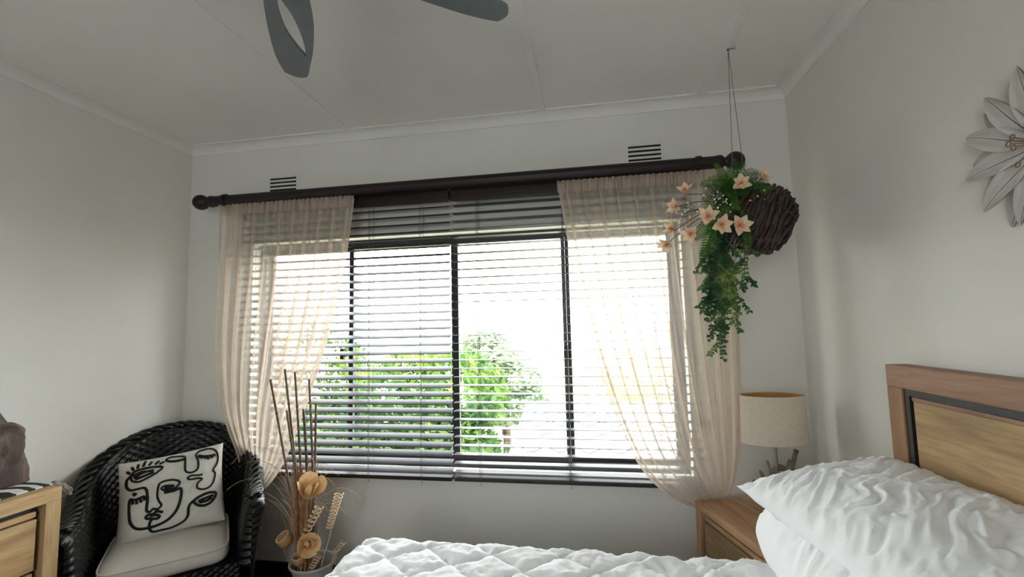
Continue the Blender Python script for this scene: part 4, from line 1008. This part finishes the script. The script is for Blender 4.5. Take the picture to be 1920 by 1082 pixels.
tree('broadleaf_tree', (-2.2, 7.0, GZ), [(-2.9, 6.8, 0.1, .9, .9, .9), (-2.2, 7.2, 0.3, .9, .9, .75), (-2.3, 6.4, -0.7, 1.2, .9, .8), (-2.1, 7.0, -0.6, .7, .8, .7), (-3.4, 6.6, -0.6, .9, .8, .9)], 9000, 0.085, TREE1, 1, 'green leafy tree seen through the tilted blind, at its middle')
tree('feathery_tree', (-1.65, 8.6, GZ), [(-1.85, 8.5, 0.75, .65, .6, .35), (-1.6, 8.6, 0.35, .75, .7, .35), (-1.5, 8.5, -0.1, .85, .7, .35), (-2.0, 8.6, 1.1, .45, .4, .25)], 6000, 0.08, TREE2, 2, 'feathery pale green tree seen beside the middle window bar', 'tree', 0.7)
tree('broadleaf_tree', (-4.8, 7.2, GZ), [(-4.7, 7.2, 0.6, 1.0, .9, .9), (-5.6, 7.4, 0.9, 1.1, .9, 1.0), (-4.2, 6.8, -0.5, 1.1, .9, .9), (-5.3, 7.0, -0.6, 1.2, .9, .9)], 8000, 0.085, TREE1, 3, 'green leafy tree seen behind the curtain beside the armchair')
tree('flowering_shrub', (-4.3, 5.4, GZ), [(-4.4, 5.4, 1.75, .75, .5, .55), (-3.7, 5.5, 1.35, .6, .5, .5), (-4.9, 5.4, 1.1, .8, .5, .6), (-3.9, 5.5, 0.8, .5, .4, .5)], 3200, 0.05, BOUG, 4, 'pink flowering creeper high behind the curtain beside the armchair', 'shrub')
tree('yellow_shrub', (-1.75, 5.2, GZ), [(-1.9, 5.1, -0.75, .65, .5, .55), (-1.35, 5.4, -0.55, .45, .4, .40), (-2.6, 5.0, -0.85, .7, .5, .55)], 5500, 0.05, TREE3, 5, 'yellow-green shrub low beside the neighbouring tiled roof', 'shrub')
tree('broadleaf_tree', (3.2, 16.0, GZ), [(2.2, 16.0, -0.5, 1.8, 1.2, .9), (4.4, 16.3, -0.3, 1.8, 1.2, 1.0), (0.6, 16.4, -0.9, 1.4, 1.2, .7)], 3500, 0.13, TREE4, 6, 'distant tree with leaves coloured pale for haze, seen over the tiled roof')
# neighbouring low building with curved roof tiles
nb = thing('neighbouring_roof', (1.2, 4.4, -0.15), 'pale tiled roof of the building next door', 'roof')
slope = math.atan2(0.32, 1.5)
MB().box2((-2.0, 0.0, -2.55), (4.0, 1.9, -0.10)).build('wall', EXTW, nb)
Mr = Matrix.Rotation(slope, 4, 'X')
MB().box2((-2.10, -0.35, -0.05), (4.1, 2.05, -0.012), Mr).build('roof_deck', EXTW, nb)
nw = 10; V = []; F = []
for j in range(2):
    for i in range(nw + 1):
        u = i / nw; V.append((u * 0.31, j * 0.36, 0.030 * sin(2 * pi * u) + 0.035 + (0.022 if j == 0 else 0)))
for j in range(2):
    for i in range(nw + 1):
        u = i / nw; V.append((u * 0.31, j * 0.36, 0.030 * sin(2 * pi * u) + 0.022 + (0.022 if j == 0 else 0)))
w_ = nw + 1
for i in range(nw):
    F += [(i, i + 1, w_ + i + 1, w_ + i), (2 * w_ + i + 1, 2 * w_ + i, 3 * w_ + i, 3 * w_ + i + 1), (i + 1, i, 2 * w_ + i, 2 * w_ + i + 1)]
tm = bpy.data.meshes.new('roof_tile'); tm.from_pydata(V, [], F); tm.materials.append(TILE)
for r_ in range(7):
    for c_ in range(20):
        part_copy('roof_tile', tm, nb, Mr @ Matrix.Translation((-2.1 + c_ * 0.31, -0.36 + r_ * 0.335, 0.0)))
